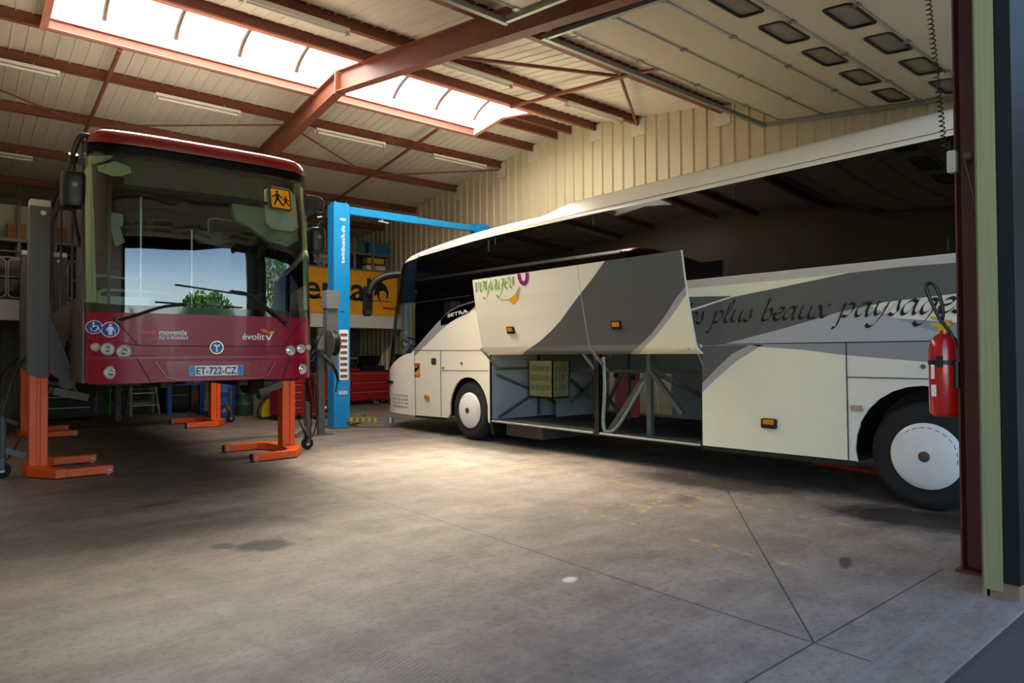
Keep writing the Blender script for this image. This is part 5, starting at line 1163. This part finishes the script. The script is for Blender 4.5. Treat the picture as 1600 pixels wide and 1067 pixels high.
t = thing('parts_bin', 'yellow and black bundle on the top shelf behind the right mirror of the bus', 'bin', (7.75, 18.35, zs)); MB().poly(rrect(-.14, .14, 0, .42, .05), lambda u, v, o: (u, -.12+o, v), .24).build('body', BOXY, t, bevel=.02); MB().poly(rrect(-.15, .15, .16, .24, .02), lambda u, v, o: (u, -.125+o, v), .25).build('band', BLACK, t)
# left end of the mezzanine: shelf board with boxes, stored glass panes
ls = thing('storage_shelf', 'pale grey shelf above the stored glass panes in the rear corner beyond the lift', 'shelf', (1.4, 18.4, 2.72))
m = MB(); m.box(-1.9, 1.9, -.3, .3, 1.26, 1.33); m.build('shelf_board', M('shelf_board_grey', '77766c', .5), ls); m = MB()
for x in (-1.8, -.1, 1.75): m.box(x-.03, x+.03, -.28, -.22, 0, 2.1); m.box(x-.03, x+.03, .22, .28, 0, 2.1)
m.build('upright', M('shelf_upright_grey', '6b6a64', .5), ls); m = MB(); m.box(-1.9, 1.9, .28, .3, 1.33, 2.15); m.build('back_panel', M('shelf_back_cream', 'b7b4a5', .6), ls); m = MB(); m.box(-1.9, 1.9, -.3, .3, .9, .93); m.build('shelf_board', M('shelf_board_light', '9b9a92', .5), ls)
boxthing('cardboard_box', 'open brown cardboard box on the rear shelf at the picture edge', 'box', 1.1, 1.42, 18.2, 18.55, 4.05, 4.38, CARD)
boxthing('cardboard_box', 'brown box on the rear shelf seen between the lift and the red bus', 'box', 1.86, 2.2, 18.2, 18.55, 4.05, 4.45, CARD)
boxthing('cardboard_box', 'small brown box on the rear shelf directly behind the grey lift', 'box', 1.62, 1.8, 18.2, 18.5, 4.05, 4.3, CARD)
GP = M('stored_black_glass', '0d1218', .08, coat=.5)
for i, x in enumerate((.85, 1.33, 1.9, 2.4)):
    t = thing('glass_pane', 'dark rounded vehicle window stored on the mezzanine, %s' % ('at the edge of the view', 'left of the grey lift carriage', 'just right of the grey lift', 'behind the side of the red bus')[i], 'window pane', (x, 18.05, 2.74), 0, 'stored vehicle windows')
    MB().poly(rrect(-.21, .21, .04, .86, .09), lambda u, v, o: (u, o+.1*(v-.4), v), .012).build('glass', GP, t); MB().poly(rrect(-.23, .23, .02, .88, .1), lambda u, v, o: (u, o+.012+.1*(v-.4), v), .012).build('protective_frame', M('pane_frame_pale', 'b9b8b0', .6), t)
m = MB()
for z in (3.2, 3.75): m.cyl((-.4, 17.99, z), (4.2, 17.99, z), .018, seg=8)
for x in (0, 1.62, 4.1): m.cyl((x, 17.99, 2.72), (x, 17.99, 3.75), .02, seg=8)
t = thing('guard_rail', 'thin grey guard rail along the mezzanine edge in the rear corner beyond the lift', 'railing', (1.85, 17.99, 2.72)); m.build('rail', STEEL, t, world=True)

# ------------------------------------------------------------------ workshop clutter at ground level
def cabinet(label, x, y, w, d, h, mat, drawers=4, z0=.12, rz=0, name='tool_cabinet'):
    t = thing(name, label, 'tool cabinet', (x, y, 0), rz)
    MB().box(-w/2, w/2, -d/2, d/2, z0, h).build('body', mat, t, bevel=.01)
    for k in range(drawers):
        z = z0+.03+(h-z0-.05)*k/drawers; dh = (h-z0-.05)/drawers-.02
        o = MB().box(-w/2+.03, w/2-.03, -d/2-.018, -d/2, z, z+dh).build('drawer', mat, t, bevel=.004)
        MB().bar((-w/2+.08, -d/2-.03, z+dh-.03), (w/2-.08, -d/2-.03, z+dh-.03), .02, .02).build('handle', STEEL, o)
    for sx in (-1, 1):
        for sy in (-1, 1): MB().cyl((sx*(w/2-.08)-.02, sy*(d/2-.08), .06), (sx*(w/2-.08)+.02, sy*(d/2-.08), .06), .06, seg=14).build('castor', BLACK, t)
    MB().box(-w/2-.005, w/2+.005, -d/2-.01, d/2, h, h+.025).build('worktop', BLACK, t)
    return t
cabinet('wide red tool cabinet under the mezzanine beside the nose of the white coach', 10.0, 18.9, 1.35, .6, 1.0, CABRED, 3)
cabinet('red tool trolley standing behind the front lift of the red bus', 6.2, 15.55, .62, .5, 1.05, CABRED, 5)
wt = thing('welding_trolley', 'red machine cluttered with hoses beside the red bus corner', 'machine', (6.95, 15.3, 0))
m = MB(); m.poly([(-.3, .15), (.3, .15), (.3, .95), (.1, 1.1), (-.3, 1.05)], lambda u, v, o: (u, -.25+o, v), .5); m.build('body', M('welder_dark_red', '6d1517', .4, var=.2), wt, bevel=.015)
for x, y, z in ((-.1, -.27, .75), (.1, -.27, .6), (-.15, -.27, .5), (.15, -.27, .35), (-.05, -.27, .28)): MB().cyl((x, y, z), (x, y-.03, z), .035, seg=12).build('gauge', WHITE, wt)
for sx in (-1, 1): MB().cyl((sx*.28-.03, .1, .12), (sx*.28+.03, .1, .12), .12, seg=18).build('wheel', BLACK, wt)
m = MB(); m.tube(smooth_path([(-.2, -.2, 1.05), (-.3, -.35, .8), (-.1, -.38, .45), (.1, -.36, .7), (.2, -.3, 1.0)], 6), .02, 6); m.tube(smooth_path([(.2, -.2, 1.05), (.32, -.3, .7), (.25, -.4, .2), (-.2, -.5, .03)], 6), .018, 6); m.build('hose', BLACK, wt, smooth=True)
fx = thing('fire_extinguisher', 'small extinguisher in front of the red tool trolley', 'fire extinguisher', (5.98, 15.05, .0)); m = MB().lathe([(.05, 0), (.055, .02), (.055, .3), (.03, .36), (.015, .38)], (0, 0, 0), 'z', 18); m.build('cylinder', M('extinguisher_pale', 'b9bcc0', .3, .3), fx, smooth=True); MB().box(-.03, .03, -.015, .015, .38, .43).build('valve', BLACK, fx); MB().cyl((.12, 0, 0), (.12, 0, .2), .04, seg=14).build('canister', STEEL, fx)
# stacked wheel rims / bicycle-like wheel behind the bus corner
rk = thing('wheel_rack', 'rack of black wire wheels and coiled hoses behind the right corner of the bus', 'rack', (7.25, 16.6, 0))
m = MB(); m.box(-.5, -.46, -.05, .05, 0, 1.9); m.box(.46, .5, -.05, .05, 0, 1.9); m.box(-.5, .5, -.05, .05, 1.86, 1.9); m.box(-.5, .5, -.05, .05, .9, .94); m.build('frame', DARKMETAL, rk)
for cx, cz, r in ((-.2, 1.55, .27), (.22, 1.45, .24), (-.1, 1.0, .25), (.25, .75, .26)):
    m = MB(); m.tube([(cx+r*math.cos(a*PI/14), -.09, cz+r*math.sin(a*PI/14)) for a in range(28)], .025, 6, True)
    for a in range(6): m.cyl((cx, -.09, cz), (cx+r*math.cos(a*PI/3), -.09, cz+r*math.sin(a*PI/3)), .01, seg=5)
    m.build('wheel', BLACK, rk)
vc = thing('wet_vacuum', 'yellow wet vacuum cleaner with black top near the front lift', 'vacuum cleaner', (6.1, 16.5, 0))
YV = YELLOW
m = MB(); m.poly(rrect(-.2, .2, .08, .46, .06), lambda u, v, o: (u, -.19+o, v), .36); m.build('tank', YV, vc, bevel=.03); m = MB(); m.poly(rrect(-.22, .22, .46, .62, .05), lambda u, v, o: (u, -.2+o, v), .38); m.build('motor_head', M('vacuum_head_grey', '4b4e52', .4), vc, bevel=.02)
for sx in (-.14, .16): MB().cyl((sx, -.21, .1), (sx, -.25, .1), .1, seg=18).build('wheel', YV if sx < 0 else BLACK, vc)
MB().box(-.02, .12, -.1, .05, .62, .82).build('filter_box', WHITE, vc); m = MB(); m.tube(smooth_path([(-.1, -.2, .5), (-.3, -.3, .3), (-.35, -.4, .05), (-.1, -.5, .035), (.2, -.45, .035)], 6), .025, 6); m.build('suction_hose', BLACK, vc, smooth=True)
ld = thing('step_ladder', 'grey aluminium folding steps seen under the red bus', 'step ladder', (3.95, 19.2, 0))
m = MB()
for s_ in (-1, 1): m.bar((s_*.32, -.22, 0), (s_*.24, .12, 1.3), .05, .03)
m.build('front_rail', STEEL, ld); m = MB()
for s_ in (-1, 1): m.bar((s_*.3, .5, 0), (s_*.22, .14, 1.25), .035, .03)
m.bar((-.29, .48, .28), (.29, .48, .28), .03, .03); m.build('rear_rail', STEEL, ld)
for z in (.25, .55, .85, 1.15):
    MB().box(-.31+z*.06, .31-z*.06, -.24+z*.26, -.14+z*.26, z, z+.03).build('tread', STEEL, ld)
cabinet('low black cabinet at the rear end of the red bus', 2.2, 19.3, 1.3, .6, .62, M('cabinet_black', '141414', .5), 2, .05)
cabinet('black cabinet beside the aluminium steps', 4.85, 19.9, .6, .6, .95, M('cabinet_black', '141414', .5), 2, .05)
gk = thing('storage_rack', 'dark rack with green edged shelves behind the aluminium steps', 'rack', (3.85, 20.2, 0))
m = MB(); 
for sx in (-.5, .5):
    for sy in (-.2, .2): m.box(sx-.02, sx+.02, sy-.02, sy+.02, 0, 1.7)
m.build('upright', M('rack_green', '3f8a2a', .5), gk)
for z in (.3, .62, .95, 1.25): MB().box(-.5, .5, -.2, .2, z, z+.03).build('shelf', M('rack_green', '3f8a2a', .5), gk)
for i, (x, z, w, h, mt) in enumerate(((-.4, .33, 0.3, .22, BOXD), (.1, .33, 0.3, .2, BLACK), (-.3, .65, 0.3, .22, BLACK), (.3, .65, .35, .2, BOXD), (-.1, .98, .5, .2, BLACK))):
    boxthing('parts_box', 'dark parts box on the green rack, %s' % ('bottom left', 'bottom right', 'middle left', 'middle right', 'upper shelf')[i], 'box', 3.85+x*.7-w/2, 3.85+x*.7+w/2, 20.05, 20.35, z, z+h, mt)
boxthing('cardboard_box', 'pale carton on the floor right of the black cabinet under the bus', 'box', 5.35, 5.62, 19.4, 19.75, 0, .26, BOXW); boxthing('wood_panel', 'brown wooden panel leaning beside the black cabinet', 'panel', 5.25, 5.6, 19.85, 19.9, 0, 1.1, M('panel_red_brown', '5e3426', .7), parts=False)
pr_t = thing('workshop_press', 'blue workshop press with dark cylinder behind the rear lift', 'press', (4.78, 18.6, 0))
m = MB()
for s_ in (-1, 1): m.box(s_*.38-.05, s_*.38+.05, -.09, .09, 0, 1.75)
m.build('upright', BLUEPL, pr_t); MB().box(-.45, .45, -.1, .1, 1.65, 1.8).build('head_beam', BLUEPL, pr_t); MB().box(-.42, .42, -.12, .12, .75, .87).build('bed', BLUEPL, pr_t); m = MB(); m.cyl((0, 0, 1.65), (0, 0, 1.2), .07, seg=16); m.cyl((0, 0, 1.2), (0, 0, 1.02), .035, seg=12); m.build('ram', STEEL, pr_t)
def drum(x, y, r, h, mat, label, lidm=BLACK, name='drum'):
    t = thing(name, label, 'drum', (x, y, 0)); MB().lathe([(r*.97, 0), (r, .02), (r, h*.32), (r*1.03, h*.34), (r, h*.36), (r, h*.65), (r*1.03, h*.67), (r, h*.69), (r, h-.02), (r*.97, h)], (0, 0, 0), 'z', 28).build('body', mat, t, smooth=True)
    MB().lathe([(r*.9, h), (r*.88, h+.012), (0, h+.012)], (0, 0, 0), 'z', 28).build('lid', lidm, t); return t
drum(5.3, 17.3, .29, .92, BLUEPL, 'blue oil drum right of the rear orange lift, front one'); drum(5.55, 18.3, .29, .92, BLUEPL, 'blue oil drum further back beside the green bin')
drum(5.86, 17.5, .24, .8, M('bin_dark_green', '1e3a2c', .5), 'dark green bin beside the blue drums', name='waste_bin')
drum(8.85, 19.4, .3, 1.6, BLUEPL, 'tall blue cylinder behind the blue post under the mezzanine', name='gas_cylinder')
# work bench with clutter beside the coach nose
wbh = thing('workbench', 'white topped bench with tools against the rear wall behind the coach nose', 'workbench', (10.0, 20.2, 0)); MB().box(-.75, .75, -.35, .35, 1.36, 1.42).build('bench_top', WHITE, wbh)
m = MB()
for sx in (-.7, .7):
    for sy in (-.3, .3): m.box(sx-.03, sx+.03, sy-.03, sy+.03, 0, 1.36)
m.build('leg', LIFTGREY, wbh)
t = thing('spray_bottle', 'white bottle with dark cap on the rear workbench', 'bottle', (9.55, 20.1, 1.42)); MB().lathe([(.06, 0), (.065, .02), (.065, .2), (.03, .27), (.03, .3)], (0, 0, 0), 'z', 16).build('body', WHITE, t, smooth=True); MB().lathe([(.035, .3), (.035, .37), (0, .37)], (0, 0, 0), 'z', 14).build('cap', BLACK, t)
t = thing('tool_case', 'open black tool case on the red cabinet beside the coach', 'case', (10.15, 18.85, 1.03)); MB().poly(rrect(-.38, .38, 0, .14, .04), lambda u, v, o: (u, -.2+o, v), .4).build('base', BLACK, t); MB().poly(rrect(-.38, .38, 0, .3, .06), lambda u, v, o: (u, .2+.15*v/.3*-1+o*.2, .14+v), .1).build('lid', BLACK, t)
t = thing('parts_tray', 'red tray heaped with dark parts on the red cabinet beside the tool case', 'tray', (9.55, 18.85, 1.03)); MB().box(-.16, .16, -.18, .18, 0, .06).build('tray', CABRED, t); m = MB()
for k in range(14): x, y, z = rs.uniform(-.13, .13), rs.uniform(-.14, .14), rs.uniform(.06, .2); m.cyl((x, y, z), (x+rs.uniform(-.1, .1), y+rs.uniform(-.08, .08), z+rs.uniform(-.03, .1)), .025, seg=8)
m.build('loose_parts', DARKMETAL, t)
t = thing('air_gun', 'small grey air tool lying on the floor in front of the red cabinet', 'tool', (9.95, 18.3, 0)); m = MB(); m.cyl((0, 0, .06), (.15, 0, .06), .05, seg=12); m.bar((.03, 0, .06), (.0, 0, .2), .04, .04); m.build('body', LIFTGREY, t)
# ------------------------------------------------------------------ things on the doorway column
ex = thing('fire_extinguisher', 'red fire extinguisher with black hose loop hung on the column at the doorway', 'fire extinguisher', (5.40, 1.712, 1.05))
m = MB().lathe([(.08, 0), (.095, .012), (.1, .03), (.1, .46), (.09, .52), (.06, .56), (.035, .575), (.035, .6)], (0, 0, 0), 'z', 28); cyl_ = m.build('cylinder', M('extinguisher_red', 'b5140f', .25, coat=.5), ex, smooth=True)
m = MB(); m.box(-.03, .03, -.03, .03, .58, .63); m.box(-.02, .02, -.05, .075, .63, .65); m.bar((0, -.04, .655), (0, .08, .69), .03, .02); m.build('valve_head', M('extinguisher_valve_yellow', 'c9a81a', .4), ex)
m = MB(); m.tube(smooth_path([(0, .03, .6), (-.02, .0, .72), (-.03, .02, .86), (-.03, .06, .93), (-.03, .1, .9), (-.02, .03, .7), (-.03, -.06, .55), (-.05, -.09, .4), (-.06, -.09, .25)], 7), .012, 8); m.tube([(-.06, -.09, .38), (-.06, -.09, .2)], .02, 8); m.build('hose', BLACK, ex, smooth=True)
m = MB().lathe([(.103, .36), (.103, .39)], (0, 0, 0), 'z', 28); m.box(-.11, -.1, -.02, .02, .34, .42); m.build('strap', BLACK, ex)
m = MB(); m.poly([(t_, z) for t_, z in ((2.5, .14), (2.9, .14), (2.9, .22), (2.5, .22))], lambda u, v, o: ((.102)*math.cos(u), .102*math.sin(u), v), 0); m.poly([(2.5, .26), (2.8, .26), (2.8, .36), (2.5, .36)], lambda u, v, o: (.102*math.cos(u), .102*math.sin(u), v), 0); m.build('label', WHITE, cyl_)
bx = thing('control_box', 'small pale switch box on the doorway column below the coiled cable', 'switch box', (5.34, 1.615, 2.73))
MB().poly(rrect(-.02, .035, 0, .15, .01), lambda u, v, o: (-.035+o, u, v), .045).build('housing', M('switch_box_pale', 'b9b59b', .5), bx, bevel=.006); m = MB(); m.cyl((0, -.05, .1), (.02, -.09, .1), .03, seg=10); m.tube(smooth_path([(0, -.06, .08), (.02, -.09, -.1), (.04, -.11, -.25), (.05, -.13, -.4)], 5), .006, 5); m.build('pull_cord', M('cord_brown', '6b5a36', .7), bx)
cc_ = thing('coiled_cable', 'black spiral cable hanging from the raised door to the switch box', 'cable', (5.30, 1.66, 2.9)); pts = []
for i in range(420):
    f = i/419; a = f*2*PI*52; x = -.14*(1-f)+.0*f; y = .1*(1-f); z = 1.75*(1-f); pts.append((x+.016*math.cos(a), y+.016*math.sin(a), z))
MB().tube(pts, .0045, 5).build('spiral', BLACK, cc_, smooth=True)
ch = thing('hand_chain', 'looped steel hand chain of the roller door hanging on the doorway column', 'chain', (5.26, 1.405, 2.6)); m = MB()
for lp, (xa, ya) in enumerate(((-.05, .02), (.02, -.01))):
    for i in range(62):
        z = 1.75-i*.027; f = i/66; x = xa*(1-f*.6)+.02*f; y = ya
        pts = [Vector((.009*math.cos(a*PI/5), 0, .022*math.sin(a*PI/5))) for a in range(10)]
        if i % 2: pts = [Vector((0, p.x, p.z)) for p in pts]
        m.tube([p+Vector((x, y, z)) for p in pts], .003, 4, True)
m.build('chain_links', M('chain_steel', '6c675a', .4, .8, var=.2), ch)

# ------------------------------------------------------------------ trees outside the yard, mirrored in the windscreen
LEAF = M('leaf_green', '5c8a2a', .7, var=.5, scale=3); BARK = M('bark', '4a3a2a', .9, var=.3)
def tree(x, y, h, r, label, seed):
    t = thing('tree', label, 'tree', (x, y, 0), 0, 'trees beyond the yard'); R_ = random.Random(seed); m = MB()
    m.cyl((0, 0, 0), (0, 0, h*.5), .22, .12, 10); m.build('trunk', BARK, t); m = MB()
    for k in range(2600):
        a = R_.uniform(0, 2*PI); b = math.acos(R_.uniform(-1, 1)); q = r*(.55+.5*R_.random()); c = Vector((q*math.sin(b)*math.cos(a), q*math.sin(b)*math.sin(a), h*.6+q*1.15*math.cos(b)*h/(2.6*r)))
        n = Vector((R_.gauss(0, 1), R_.gauss(0, 1), R_.gauss(0, 1))).normalized(); u = n.orthogonal().normalized()*.2; v = n.cross(u).normalized()*.14
        m.add([c-u, c-v, c+u, c+v], [(0, 1, 2, 3)])
    m.build('crown', LEAF, t, recalc=False)
for i, (x, y, h, r) in enumerate(((16, -17, 11, 4.0), (22, -24, 12, 4.2), (9.5, -30, 5.5, 2.6), (1.5, -34, 4.2, 2.4), (27, -14, 11, 4), (-4, -30, 4, 2.2))):
    tree(x, y, h, r, 'green broadleaf tree beyond the yard', i)
t = thing('hedge', 'low green hedge along the far edge of the yard', 'hedge', (4, -38, 0)); m = MB(); R_ = random.Random(5)
for k in range(1500):
    c = Vector((R_.uniform(-30, 30), R_.uniform(-.6, .6), R_.uniform(.1, 2.0))); n = Vector((R_.gauss(0, 1), R_.gauss(0, 1), R_.gauss(0, 1))).normalized(); u = n.orthogonal().normalized()*.5; v = n.cross(u).normalized()*.4; m.add([c-u, c-v, c+u, c+v], [(0, 1, 2, 3)])
m.build('foliage', LEAF, t, recalc=False)
